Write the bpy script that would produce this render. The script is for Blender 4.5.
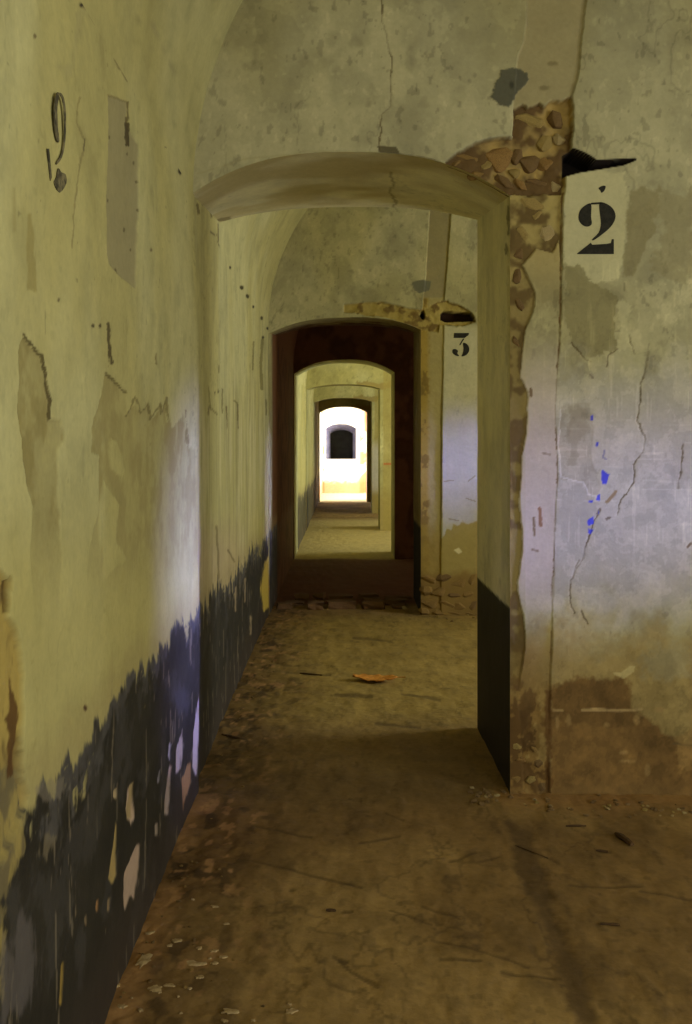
import bpy, bmesh, math, random
import numpy as np
from mathutils import Vector, Matrix

# ------------------------------------------------------------------ start clean
for o in list(bpy.data.objects):
    bpy.data.objects.remove(o, do_unlink=True)
scene = bpy.context.scene
COL = scene.collection

# ------------------------------------------------------------------ camera
F = 1050.0            # focal length in pixels of the 692 x 1024 frame
VX, VY = 342.0, 448.0 # vanishing point of the enfilade in the frame
Z1 = 3.4              # distance of the first cross wall
S = Z1 / F            # metres per pixel at the first cross wall
H = 347 * S           # eye height
cam_d = bpy.data.cameras.new('camera')
cam = bpy.data.objects.new('camera', cam_d)
COL.objects.link(cam)
cam.location = (0, 0, H)
cam.rotation_euler = (math.pi / 2, 0, 0)
cam_d.sensor_fit = 'VERTICAL'
cam_d.sensor_height = 36
cam_d.lens = 36 * F / 1024
cam_d.shift_x = (346 - VX) / 1024
cam_d.shift_y = (VY - 512) / 1024
cam_d.clip_start = 0.02
scene.camera = cam

# ------------------------------------------------------------------ view
vs = scene.view_settings
vs.view_transform = 'Standard'
vs.look = 'None'
vs.gamma = 1
vs.use_curve_mapping = False
vs.exposure = 0.0

# ------------------------------------------------------------------ world
world = bpy.data.worlds.new('world')
scene.world = world
world.use_nodes = True
bg = world.node_tree.nodes['Background']
bg.inputs[0].default_value = (0.75, 0.85, 1.0, 1)
bg.inputs[1].default_value = 0.6

# ------------------------------------------------------------------ plan of the place (metres)
ZK = [1.0, 2.08, 3.12, 4.2, 5.3, 6.42]      # cross walls, in units of Z1
ZEND = 7.7
THICK = 0.82
XR = 1147 * S                               # right wall
YB = -2.2                                   # back wall
CWY = [z * Z1 for z in ZK]
YEND = ZEND * Z1

# openings in the right wall, some added unseen as fill : (y0, y1, z0, z1)
WARM = (0.94, 0.98, 0.95)
VIOLET = (0.29, 0.33, 1.0)
GREEN = (0.93, 0.98, 0.86)
WINDOWS_AND_FILLS = [
    # y0,  y1,   z0,  z1,  colour, power, spread(deg), turn towards the next cross wall
    (-0.3, 1.5, 0.9, 1.9, WARM, 74, 180, 0.0),  # unseen warm opening, added as fill for the first room
    (CWY[0] - 0.80, CWY[0] - 0.45, 1.29, 1.49, VIOLET, 7.5, 18, 0.13),
    (CWY[0] + 1.0, CWY[0] + 2.2, 0.9, 1.9, WARM, 80, 180, 0.0),  # unseen warm opening, added as fill for the second room
    (CWY[1] - 0.80, CWY[1] - 0.45, 1.40, 1.60, VIOLET, 5, 16, 0.195),
    (CWY[1] + 1.6, CWY[1] + 2.2, 1.0, 1.6, (1.0, 0.75, 0.5), 22, 180, 0.0),  # unseen opening, added to lift the dark third room
    (CWY[2] + 1.1, CWY[2] + 2.8, 0.8, 1.9, GREEN, 150, 180, 0.0),
    (CWY[3] + 1.1, CWY[3] + 2.4, 0.8, 1.9, GREEN, 115, 180, 0.0),
    (CWY[5] + 1.0, CWY[5] + 3.4, 0.4, 1.9, (1.0, 0.96, 0.95), 560, 180, 0.0),
]
BACK_FILL = (1.5, 3.1, 0.8, 2.1)      # unseen opening added behind the camera as warm fill: x0, x1, z0, z1
def day_or_fill_light(loc, direction, sx, sz, c, p, spread):  # lamp for window light and for fill in added openings
    ld = bpy.data.lights.new('day_or_fill_light', 'AREA')
    ld.shape = 'RECTANGLE'
    ld.size = sx
    ld.size_y = sz
    ld.color = c
    ld.energy = p
    ld.spread = math.radians(spread)
    lo = bpy.data.objects.new('day_or_fill_light', ld)
    COL.objects.link(lo)
    lo.location = loc
    lo.rotation_euler = Vector(direction).to_track_quat('-Z', 'Y').to_euler()
for (y0, y1, z0, z1, c, p, spread, turn) in WINDOWS_AND_FILLS:
    day_or_fill_light((XR + 0.30, (y0 + y1) / 2, (z0 + z1) / 2), (-1, turn, -0.02 if spread == 180 else -0.17), y1 - y0, z1 - z0, c, p, spread)
day_or_fill_light(((BACK_FILL[0] + BACK_FILL[1]) / 2, YB - 0.3, (BACK_FILL[2] + BACK_FILL[3]) / 2), (0, 1, 0), BACK_FILL[1] - BACK_FILL[0], BACK_FILL[3] - BACK_FILL[2], WARM, 60, 180)  # added warm fill from behind the camera

# ------------------------------------------------------------------ numpy noise
def _hash(ix, iy, seed):
    h = (ix.astype(np.int64) * 374761393 + iy.astype(np.int64) * 668265263 + seed * 974634541) & 0xFFFFFFFF
    h = ((h ^ (h >> 13)) * 1274126177) & 0xFFFFFFFF
    h = (h ^ (h >> 16)) & 0xFFFFFF
    return h / float(0xFFFFFF)

def vnoise(x, y, seed=0):
    ix, iy = np.floor(x), np.floor(y)
    fx, fy = x - ix, y - iy
    fx = fx * fx * (3 - 2 * fx); fy = fy * fy * (3 - 2 * fy)
    a = _hash(ix, iy, seed); b = _hash(ix + 1, iy, seed)
    c = _hash(ix, iy + 1, seed); d = _hash(ix + 1, iy + 1, seed)
    return (a * (1 - fx) + b * fx) * (1 - fy) + (c * (1 - fx) + d * fx) * fy

def fbm(x, y, oct=4, seed=0, gain=0.5):
    t = np.zeros_like(x); amp = 1.0; tot = 0
    for k in range(oct):
        t += amp * vnoise(x * 2 ** k, y * 2 ** k, seed + 17 * k)
        tot += amp; amp *= gain
    return t / tot

def sm(a, b, x):
    t = np.clip((x - a) / (b - a), 0, 1)
    return t * t * (3 - 2 * t)

def rgb(r, g, b):
    c = np.array([r, g, b], float) / 255
    return np.where(c <= 0.04045, c / 12.92, ((c + 0.055) / 1.055) ** 2.4)

# ------------------------------------------------------------------ surfaces with authored stains
class Surf:
    """A structured grid of points on a wall; wear is laid on it in layers."""
    def __init__(self, P, n, ab):
        self.P = P                              # (r, c, 3)
        self.n = np.array(n, float)             # outward normal
        self.a, self.b = ab                     # metric coordinates in the surface
        Y = np.maximum(P[..., 1], 0.05)
        self.px = VX + F * P[..., 0] / Y
        self.py = VY - F * (P[..., 2] - H) / Y
        self.col = np.zeros(P.shape); self.rough = np.full(P.shape[:2], 0.9)
        self.d = np.zeros(P.shape[:2])
        self.j1 = fbm(self.a * 38, self.b * 38, 4, 5, 0.7) - 0.5
        self.j2 = fbm(self.a * 12, self.b * 12, 5, 9, 0.6) - 0.5
        self.js = fbm(self.a * 40, self.b * 9, 4, 13, 0.6) - 0.5     # vertical streaks
    def fill(self, c): self.col[:] = c
    def mix(self, c, m):
        self.col = self.col * (1 - m[..., None]) + np.asarray(c) * m[..., None]
    def mul(self, f, m):
        self.col = self.col * (1 - m[..., None] + np.asarray(f) * m[..., None])
    def sdist(self, pts, pad):
        pts = np.array(pts, float)
        x0, y0 = pts.min(0) - pad; x1, y1 = pts.max(0) + pad
        box = (self.px > x0) & (self.px < x1) & (self.py > y0) & (self.py < y1) & (self.P[..., 1] > 0.3)
        out = np.full(self.px.shape, -1e3)
        if not box.any(): return out
        x = self.px[box]; y = self.py[box]
        dist = np.full(x.shape, 1e9); ins = np.zeros(x.shape, bool)
        for i in range(len(pts)):
            ax, ay = pts[i]; bx, by = pts[(i + 1) % len(pts)]
            dx, dy = bx - ax, by - ay
            L = dx * dx + dy * dy + 1e-9
            t = np.clip(((x - ax) * dx + (y - ay) * dy) / L, 0, 1)
            dist = np.minimum(dist, np.hypot(x - ax - t * dx, y - ay - t * dy))
            c = ((ay > y) != (by > y)) & (x < dx * (y - ay) / (dy + 1e-12) + ax)
            ins ^= c
        out[box] = np.where(ins, dist, -dist)
        return out
    def poly(self, pts, soft=0.8, jit=2.5, jn='1'):
        j = {'1': self.j1, '2': self.j2, 's': self.js}[jn]
        return sm(-soft, soft, self.sdist(pts, 30) + j * jit * 2 + (self.j2 * jit * 1.6 if jn == '1' else self.j1 * jit))
    def line(self, pts, w=1.0, soft=0.7, jit=1.5):
        pts = np.array(pts, float)
        x0, y0 = pts.min(0) - 12; x1, y1 = pts.max(0) + 12
        box = (self.px > x0) & (self.px < x1) & (self.py > y0) & (self.py < y1) & (self.P[..., 1] > 0.3)
        out = np.zeros(self.px.shape)
        if not box.any(): return out
        x = self.px[box] + self.j1[box] * jit * 3; y = self.py[box] + self.j2[box] * jit * 2
        dist = np.full(x.shape, 1e9)
        for i in range(len(pts) - 1):
            ax, ay = pts[i]; bx, by = pts[i + 1]
            dx, dy = bx - ax, by - ay
            t = np.clip(((x - ax) * dx + (y - ay) * dy) / (dx * dx + dy * dy + 1e-9), 0, 1)
            dist = np.minimum(dist, np.hypot(x - ax - t * dx, y - ay - t * dy))
        ww = w * (0.6 + 0.9 * np.clip(self.j2[box] + 0.5, 0, 1))
        out[box] = 1 - sm(ww / 2, ww / 2 + soft, dist)
        return out
    def blob(self, x, y, rx, ry, jit=0.5, soft=0.35):
        q = np.hypot((self.px - x) / rx, (self.py - y) / ry) + self.j1 * jit * 2 + self.j2 * jit
        q = np.where(self.P[..., 1] > 0.3, q, 9)
        return 1 - sm(1 - soft, 1 + soft, q)

def z(origin, scale, pts):
    """points read in a magnified crop back to frame pixels"""
    return [(origin[0] + x / scale, origin[1] + y / scale) for x, y in pts]

def build(name, surfs, mat, kind='structure', parent=None):
    V = []; C = []; R = []; Fc = []; base = 0
    for s in surfs:
        P = s.P + s.d[..., None] * s.n
        r, c = P.shape[:2]
        V.append(P.reshape(-1, 3)); C.append(s.col.reshape(-1, 3)); R.append(s.rough.reshape(-1))
        i = np.arange(r * c).reshape(r, c) + base
        Fc.append(np.stack([i[:-1, :-1], i[:-1, 1:], i[1:, 1:], i[1:, :-1]], -1).reshape(-1, 4))
        base += r * c
    V = np.concatenate(V); C = np.concatenate(C); R = np.concatenate(R); Fc = np.concatenate(Fc)
    me = bpy.data.meshes.new(name)
    me.vertices.add(len(V)); me.vertices.foreach_set('co', V.astype(np.float32).ravel())
    nf = len(Fc)
    me.loops.add(nf * 4); me.loops.foreach_set('vertex_index', Fc.astype(np.int32).ravel())
    me.polygons.add(nf)
    me.polygons.foreach_set('loop_start', np.arange(0, nf * 4, 4, dtype=np.int32))
    me.polygons.foreach_set('loop_total', np.full(nf, 4, dtype=np.int32))
    me.polygons.foreach_set('use_smooth', np.ones(nf, dtype=bool))
    at = me.attributes.new('wear', 'FLOAT_COLOR', 'POINT')
    A = np.concatenate([np.clip(C, 0.0, 0.95), R[:, None]], 1).astype(np.float32)
    at.data.foreach_set('color', A.ravel())
    me.update(calc_edges=True)
    me.materials.append(mat)
    o = bpy.data.objects.new(name, me)
    COL.objects.link(o)
    if parent: o.parent = parent
    elif kind: o['kind'] = kind
    return o

# ------------------------------------------------------------------ materials
def new_mat(name):
    m = bpy.data.materials.new(name); m.use_nodes = True
    nt = m.node_tree; b = nt.nodes['Principled BSDF']
    return m, nt, b

def N(nt, t, **kw):
    n = nt.nodes.new(t)
    for k, v in kw.items():
        if k in n.inputs: n.inputs[k].default_value = v
        else: setattr(n, k, v)
    return n

def surface_mat(name, grain=70, bump=0.14, contrast=0.12, dist=0.004):
    m, nt, b = new_mat(name)
    L = nt.links.new
    tc = N(nt, 'ShaderNodeTexCoord')
    at = N(nt, 'ShaderNodeAttribute', attribute_name='wear')
    n1 = N(nt, 'ShaderNodeTexNoise', Scale=grain, Detail=6.0, Roughness=0.65)
    n2 = N(nt, 'ShaderNodeTexNoise', Scale=grain * 0.22, Detail=5.0, Roughness=0.6)
    L(tc.outputs['Object'], n1.inputs['Vector']); L(tc.outputs['Object'], n2.inputs['Vector'])
    add = N(nt, 'ShaderNodeMath', operation='ADD')
    L(n1.outputs['Fac'], add.inputs[0]); L(n2.outputs['Fac'], add.inputs[1])
    mr = N(nt, 'ShaderNodeMapRange'); mr.inputs[1].default_value = 0.6; mr.inputs[2].default_value = 1.4
    mr.inputs[3].default_value = 1 - contrast; mr.inputs[4].default_value = 1 + contrast
    L(add.outputs[0], mr.inputs[0])
    mul = N(nt, 'ShaderNodeVectorMath', operation='SCALE')
    L(at.outputs['Color'], mul.inputs[0]); L(mr.outputs[0], mul.inputs['Scale'])
    L(mul.outputs['Vector'], b.inputs['Base Color'])
    L(at.outputs['Alpha'], b.inputs['Roughness'])
    b.inputs['Specular IOR Level'].default_value = 0.25
    bp = N(nt, 'ShaderNodeBump', Strength=bump, Distance=dist)
    L(add.outputs[0], bp.inputs['Height']); L(bp.outputs['Normal'], b.inputs['Normal'])
    return m

def noise_mat(name, c1, c2, scale=30, rough=0.9, bump=0.3, dist=0.004, lo=0.38, hi=0.62):
    m, nt, b = new_mat(name)
    L = nt.links.new
    tc = N(nt, 'ShaderNodeTexCoord')
    n1 = N(nt, 'ShaderNodeTexNoise', Scale=scale, Detail=6.0, Roughness=0.65)
    L(tc.outputs['Object'], n1.inputs['Vector'])
    cr = N(nt, 'ShaderNodeValToRGB')
    cr.color_ramp.elements[0].position = lo; cr.color_ramp.elements[0].color = (*c1, 1)
    cr.color_ramp.elements[1].position = hi; cr.color_ramp.elements[1].color = (*c2, 1)
    L(n1.outputs['Fac'], cr.inputs[0]); L(cr.outputs[0], b.inputs['Base Color'])
    b.inputs['Roughness'].default_value = rough
    b.inputs['Specular IOR Level'].default_value = 0.25
    bp = N(nt, 'ShaderNodeBump', Strength=bump, Distance=dist)
    L(n1.outputs['Fac'], bp.inputs['Height']); L(bp.outputs['Normal'], b.inputs['Normal'])
    return m

M_PLASTER = surface_mat('aged_plaster')
M_FLOOR = surface_mat('earth_floor', grain=45, bump=0.35, contrast=0.25, dist=0.007)
G = 1.9      # painted tones below are as photographed; G lifts them to reflectance
def T(r, g, b, k=1.0): return np.clip(rgb(r, g, b) * G * k, 0, 0.85)

CREAM = T(142, 136, 94)
CREAM2 = T(134, 126, 80)
STAIN = T(122, 113, 72)
GREY = T(112, 104, 78)
DADO = T(31, 28, 21)
DADO2 = T(54, 51, 47)
EARTH = T(98, 76, 42)
EARTH2 = T(116, 93, 54)
STONE = T(122, 104, 56)
BROWN = T(84, 64, 34)

# ------------------------------------------------------------------ vault curve (px at Z1, measured from the eye)
SPR = 255.0; VA = 648.0; VB = 500.0; UL = -149.0; UC = UL + VA
def vault_u(v):      # left branch u for height v
    t = np.clip((v - SPR) / VB, 0, 1)
    return UC - VA * np.sqrt(1 - t * t)
def vault_v(u):
    t = np.clip((u - UC) / VA, -1, 1)
    return SPR + VB * np.sqrt(1 - t * t)
FL = -347.0

def plaster_base(s, seed=0, streak=0.5, c1=CREAM, c2=CREAM2, fine=1.0):
    s.fill(c1)
    big = fbm(s.a * 1.6 + seed, s.b * 1.1, 4, 21 + seed)
    s.mix(c2, sm(0.40, 0.62, big))
    st = fbm(s.a * 16, s.b * 1.6, 4, 31 + seed)
    s.mul(0.86, sm(0.5, 0.75, st) * streak)
    mot = fbm(s.a * 9, s.b * 9, 4, 41 + seed)
    s.mul(0.84, sm(0.52, 0.72, mot) * 0.7)
    s.mul(1.08, sm(0.55, 0.3, mot) * 0.5)
    sp = vnoise(s.a * 70, s.b * 45, 51 + seed)
    s.mul(0.55, sm(0.955, 0.985, sp) * 0.7)
    isl = fbm(s.a * 5.5, s.b * 4.0, 6, 55 + seed, 0.62)
    s.mul(0.85, sm(0.55, 0.565, isl) * 0.75 * (0.25 + 0.75 * fine))
    s.mul(1.12, sm(0.425, 0.41, isl) * 0.7 * (0.25 + 0.75 * fine))
    rg = 1 - np.abs(2 * fbm(s.a * 4.5, s.b * 3.2, 5, 57 + seed, 0.6) - 1)
    s.mul(0.72, sm(0.975, 0.992, rg) * sm(0.5, 0.6, fbm(s.a * 2, s.b * 2, 2, 59 + seed)) * 0.7)
    chip = fbm(s.a * 42, s.b * 26, 3, 63 + seed, 0.6)
    s.mul(0.70, sm(0.70, 0.74, chip) * 0.8 * fine)
    s.mul(1.22, sm(0.275, 0.25, chip) * 0.6 * fine)
    s.d += (fbm(s.a * 2.2, s.b * 2.2, 3, 61 + seed) - 0.5) * 0.010 + (mot - 0.5) * 0.003

# ------------------------------------------------------------------ wall_left
def left_grid(xpx, y0, y1, ny, z0=0.0, z1=H + SPR * S, nz=200, ys=None):
    Y = np.linspace(y0, y1, ny) if ys is None else ys
    Zv = np.linspace(z0 - 0.02, z1, nz)
    YY, ZZ = np.meshgrid(Y, Zv)
    XX = (xpx - (4 if xpx == -145 else 0) * sm(120, SPR, (ZZ - H) / S)) * S
    return Surf(np.stack([XX, YY, ZZ], -1), (1, 0, 0), (YY, ZZ))

def dado(s, top=-163, seed=0, wob=16, amt=1.0):
    """black tarred skirting paint with a ragged upper edge, weathered away in streaks"""
    v = (s.P[..., 2] - H) / S
    e = (fbm(s.a * 20, s.b * 5, 4, 71 + seed, 0.65) - 0.5) * wob * 3.4 + (fbm(s.a * 3, s.b * 0.4, 2, 75 + seed) - 0.5) * wob * 2 + s.j1 * wob * 0.6
    s.mix(T(112, 98, 62), sm(top + 40, top + 6, v + e * 0.6) * 0.45 * amt)
    wash = sm(top + 4, top - 1, v + e)                                  # grey worn wash
    core = sm(top - 4, top - 18, v + e * 1.3 + (fbm(s.a * 12, s.b * 14, 5, 73 + seed, 0.65) - 0.5) * 70)   # solid black below it
    n1 = fbm(s.a * 14, s.b * 16, 5, 77 + seed, 0.65)
    m = wash * (1 - sm(0.60, 0.66, n1) * (1 - core) * 0.8)
    colr = DADO2 * (0.3 + 1.4 * fbm(s.a * 12, s.b * 16, 5, 79 + seed, 0.65))[..., None]
    blk = DADO[None, None] * (0.4 + 1.2 * fbm(s.a * 6, s.b * 9, 5, 81 + seed, 0.65))[..., None]
    blk = blk * (1 - (sm(0.54, 0.66, fbm(s.a * 8, s.b * 9, 5, 83 + seed, 0.65)) * 0.4)[..., None]) + DADO2 * (sm(0.54, 0.66, fbm(s.a * 8, s.b * 9, 5, 83 + seed, 0.65)) * 0.4)[..., None]
    colr = colr * (1 - core[..., None]) + blk * core[..., None]
    low = sm(-270, -340, v) * 0.6
    colr = colr * (1 - low[..., None]) + T(46, 37, 29) * low[..., None]
    # scrapes down to the lime
    sc = sm(0.685, 0.715, fbm(s.a * 36, s.b * 6, 4, 85 + seed, 0.6)) * core
    colr = colr * (1 - 0.4 * sc[..., None]) + T(110, 98, 78) * 0.4 * sc[..., None]
    s.col = s.col * (1 - (m * amt)[..., None]) + colr * (m * amt)[..., None]
    s.rough = s.rough * (1 - m) + 0.72 * m
    s.d += 0.0015 * m
    return m

# -- room 1 --
xs = np.concatenate([np.linspace(-60, 198.5, 330)])
ysf = -145 * S * F / (xs - VX)
L1 = left_grid(-145, 0, 0, 0, nz=540, ys=ysf)
plaster_base(L1, 0, 0.3, fine=0.35)
zf = (0, 320); zk = 3.46
low = sm(420, 640, L1.py)
L1.mix(T(134, 124, 72), low * 0.65)
pA = z(zf, zk, [(82,50),(110,85),(150,125),(165,200),(178,280),(172,345),(215,345),(230,400),(205,450),(205,600),(215,830),(200,1000),(120,1000),(105,830),(115,640),(90,555),(75,430),(62,300),(72,230),(70,110)])
mA = L1.poly(pA, 0.8, 3.0, 's') * (1 - sm(510, 625, L1.py + 40 * L1.j2))
L1.mix(T(110, 100, 60), mA * (0.5 + 0.5 * sm(-0.1, 0.15, L1.j2))); L1.d -= 0.003 * mA
pB = z(zf, zk, [(370,185),(400,215),(435,250),(438,335),(450,310),(465,265),(478,310),(490,322),(500,318),(510,290),(520,345),(540,330),(555,290),(562,325),(575,270),(582,345),(600,372),(620,350),(640,310),(652,440),(684,450),(690,830),(640,1000),(300,1010),(310,830),(322,760),(350,640),(345,470),(318,460),(318,375),(350,290)])
mB = L1.poly(pB, 0.8, 3.0, 's')
hole = np.maximum(L1.poly(z(zf, zk, [(385,410),(405,420),(430,520),(425,545),(390,520),(378,460)]), 1, 2, 's'),
                  L1.poly(z(zf, zk, [(362,560),(420,640),(405,760),(440,830),(360,900),(350,700)]), 1.5, 3, 's'))
mB = mB * (1 - hole) * (1 - sm(530, 615, L1.py + 50 * L1.j2))
L1.mix(T(114, 104, 64), mB * (0.4 + 0.5 * sm(-0.1, 0.15, L1.j2))); L1.d -= 0.003 * mB
# dark lips of the peeled coat
L1.mix(T(60, 50, 24), L1.line(z(zf, zk, [(82,50),(110,85),(150,125),(165,200),(178,280),(172,345)]), 1.6) * 0.9)
L1.mix(T(70, 60, 30), L1.line(z(zf, zk, [(370,185),(400,215),(435,250)]), 1.0) * 0.8)
L1.mix(T(80, 70, 38), L1.line(z(zf, zk, [(438,335),(465,265),(490,322),(510,290),(520,345),(555,290),(562,325),(575,270),(582,345)]), 0.9) * 0.7)
L1.mix(T(85, 72, 40), L1.line(z(zf, zk, [(640,310),(652,440)]), 0.8) * 0.7)
L1.mix(T(55, 45, 25), L1.line(z(zf, zk, [(375,12),(382,90),(386,150)]), 1.8) * 0.9)
L1.mix(T(60, 50, 30), L1.blob(94, 326, 1.5, 1.8)); L1.mix(T(60, 50, 30), L1.blob(101, 326, 1.5, 1.8))
L1.mix(T(95, 84, 48), L1.line([(155, 354), (156, 364)], 0.9) * 0.8)
# grey rectangle where a board hung
zo = (0, 60); zs = 4.264
pC = z(zo, zs, [(460,150),(485,160),(540,178),(540,270),(560,320),(590,365),(592,640),(577,975),(520,930),(470,870),(458,760)])
mC = L1.poly(pC, 0.7, 1.0)
L1.mix(T(112, 104, 74), mC * 0.85); L1.d -= 0.004 * mC
for x, y, r in ((468,600,6),(575,440,7),(585,520,6),(537,725,7),(563,810,7),(500,900,9),(590,640,5),(470,330,6),(545,400,7)):
    L1.mix(T(66, 56, 32), L1.blob(x / zs, 60 + y / zs, r / zs * 0.6, r / zs * 1.2) * 0.8)
L1.mix(T(48, 38, 18), L1.line(z(zo, zs, [(540,275),(545,360)]), 3.2) * 0.9)
L1.mix(T(66, 54, 28), L1.line(z(zo, zs, [(545,180),(540,270)]), 1.0) * 0.8)
L1.mix(T(90, 80, 50), L1.line(z(zo, zs, [(488,0),(545,90)]), 1.0) * 0.7)
L1.mix(T(95, 84, 52), L1.line(z(zo, zs, [(460,150),(540,180)]), 0.9) * 0.7)
L1.mix(T(100, 90, 56), L1.line(z(zo, zs, [(335,160),(325,265),(362,350),(355,390),(340,440),(322,610),(310,800)]), 0.9) * 0.7)
L1.mix(T(60, 50, 32), L1.line(z(zo, zs, [(360,340),(356,385)]), 1.2) * 0.8)
L1.mix(T(116, 106, 62), L1.poly(z(zo, zs, [(122,650),(145,650),(160,870),(172,995),(120,980),(118,870)]), 1.2, 3, 's') * 0.8)
L1.mix(T(118, 108, 66), L1.poly(z(zo, zs, [(58,540),(78,540),(80,740),(60,740)]), 1.5, 3, 's') * 0.5)
L1.mix(T(118, 110, 76), L1.poly(z((0,0), 2.471, [(125,160),(180,160),(185,30),(210,20),(175,190)]), 2.5, 5) * 0.35)
L1.mix(T(100, 90, 62), L1.line(z((0,0), 2.471, [(205,10),(255,90),(315,195)]), 1.0) * 0.6)
L1.mix(T(45, 36, 22), L1.blob(82, 5, 3, 3))
L1.mix(T(40, 32, 20), L1.blob(180, 171, 2.2, 3.5)); L1.mix(T(50, 42, 26), L1.blob(168, 147, 2.5, 1.0)); L1.mix(T(50, 42, 26), L1.blob(196, 151, 2.5, 0.9))
for x, y in ((172, 57), (196, 120), (35, 36), (60, 300), (150, 250)):
    L1.mix(T(90, 80, 52), L1.blob(x, y, 1.4, 2.2))
# coat broken off at the edge near the passage behind
pD = z((0, 560), 4.264, [(-300,20),(0,45),(30,70),(48,60),(50,130),(40,240),(70,300),(92,360),(100,480),(105,640),(100,920),(135,1000),(60,1180),(0,1300),(-300,1500)])
mD = L1.poly(pD, 0.8, 3)
cD = fbm(L1.a * 22, L1.b * 12, 4, 91)
L1.mix(T(128, 110, 56), mD); L1.mix(T(92, 76, 38), mD * sm(0.46, 0.58, cD)); L1.d -= (0.010 + 0.01 * (cD - 0.5)) * mD
mDd = dado(L1, -163, 0, 10)
# the black paint is gone at the very left
gone = L1.poly([(-60, 770), (24, 770), (26, 800), (22, 850), (8, 880), (0, 900), (-5, 1040), (-60, 1040)], 2.5, 12, '2')
L1.mix(T(116, 102, 56), gone * 0.9); L1.mix(T(74, 66, 48), gone * sm(0.42, 0.55, cD) * 0.8)
for pts, c in (
    ([(57,470),(82,600),(95,640),(92,920),(62,925),(55,800),(62,740),(40,680),(60,650)], (64, 40, 14)),
    ([(20,60),(48,60),(42,230),(26,235),(34,130)], (62, 46, 16)),
    ([(0,250),(10,240),(12,320),(0,400)], (60, 44, 18))):
    L1.mix(T(*c), L1.poly(z((0, 560), 4.264, pts), 1.2, 3) * 0.9)
L1.mix(T(62, 40, 24), L1.blob(85.5, 708, 2, 3))
# flakes gone from the black paint
za = (0, 780); zq = 3.46
FLK = [
    (za, zq, [(445,20),(458,10),(468,130),(452,160),(437,100)], (150,128,108)),
    (za, zq, [(470,220),(483,225),(478,300),(462,420),(450,400),(430,450),(422,400),(425,320),(445,280)], (142,120,100)),
    (za, zq, [(402,145),(410,160),(402,250),(405,330),(390,362),(377,340),(385,270),(397,200)], (132,112,66)),
    (za, zq, [(330,415),(340,415),(338,460),(328,450)], (130,96,58)),
    (za, zq, [(205,630),(220,625),(212,780),(198,780)], (118,96,44)),
    (za, zq, [(395,38),(404,40),(402,65),(393,62)], (140,124,104)),
    (za, zq, [(580,10),(592,0),(582,120),(570,120),(572,50)], (140,122,108)),
    (za, zq, [(535,150),(543,150),(541,190),(533,190)], (120,106,92)),
    (za, zq, [(258,430),(264,430),(262,470),(256,470)], (120,104,80)),
    (za, zq, [(372,410),(380,410),(378,450),(370,455)], (110,92,66)),
    (za, zq, [(290,470),(296,470),(296,500),(290,500)], (110,92,66)),
    ((90, 580), 3.642, [(398,370),(406,420),(398,520),(395,600),(388,715),(372,680),(375,590),(385,470)], (156,142,138)),
    ((90, 580), 3.642, [(335,545),(340,600),(330,690),(312,705),(312,620)], (140,126,118)),
    ((90, 580), 3.642, [(284,590),(294,600),(290,655),(280,640)], (140,134,140)),
    ((90, 580), 3.642, [(290,670),(298,680),(288,860),(270,850),(275,770)], (128,112,96)),
    ((90, 580), 3.642, [(360,665),(372,670),(372,730),(350,800),(340,840),(335,720)], (126,96,62)),
    ((90, 580), 3.642, [(250,690),(255,690),(252,740),(246,735)], (120,114,116)),
    ((90, 580), 3.642, [(145,740),(160,735),(158,870),(136,870)], (132,112,76)),
    ((90, 580), 3.642, [(88,765),(98,760),(98,795),(84,795)], (138,120,88)),
]
for o_, k_, pts, c in FLK:
    m_ = sm(-0.7, 0.7, L1.sdist(z(o_, k_, pts), 30) - 0.5 + L1.js * 3.6 + L1.j1 * 1.2)
    L1.mix(T(*c, 0.85), m_); L1.d -= 0.002 * m_
    L1.rough = L1.rough * (1 - m_) + 0.9 * m_
L1.mix(T(84, 82, 86), L1.blob(181, 700, 7, 14, 0.9, 0.6) * 0.2)  # bluish light on the black paint, put into the colour
L1.mix(T(76, 70, 66), L1.poly(z(za, zq, [(60,480),(100,500),(120,620),(100,760),(60,800),(0,844),(0,640)]), 6, 14, 's') * 0.6)
L1.mix(T(96, 88, 74), L1.poly(z(za, zq, [(150,20),(220,0),(235,30),(180,80),(130,60),(120,20)]), 2, 8) * 0.5)
L1.mix(T(92, 82, 62), L1.poly(z(za, zq, [(150,180),(180,200),(160,280),(140,260)]), 2, 8, 's') * 0.6)
# rest of room 1 behind the frame
L0 = left_grid(-145, YB, ysf[0], 60, nz=60); plaster_base(L0, 0, 0.3, fine=0.35); L0.mix(T(134, 124, 72), sm(1.2, 0.6, L0.b) * 0.65); dado(L0, -163, 0, 10)

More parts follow.
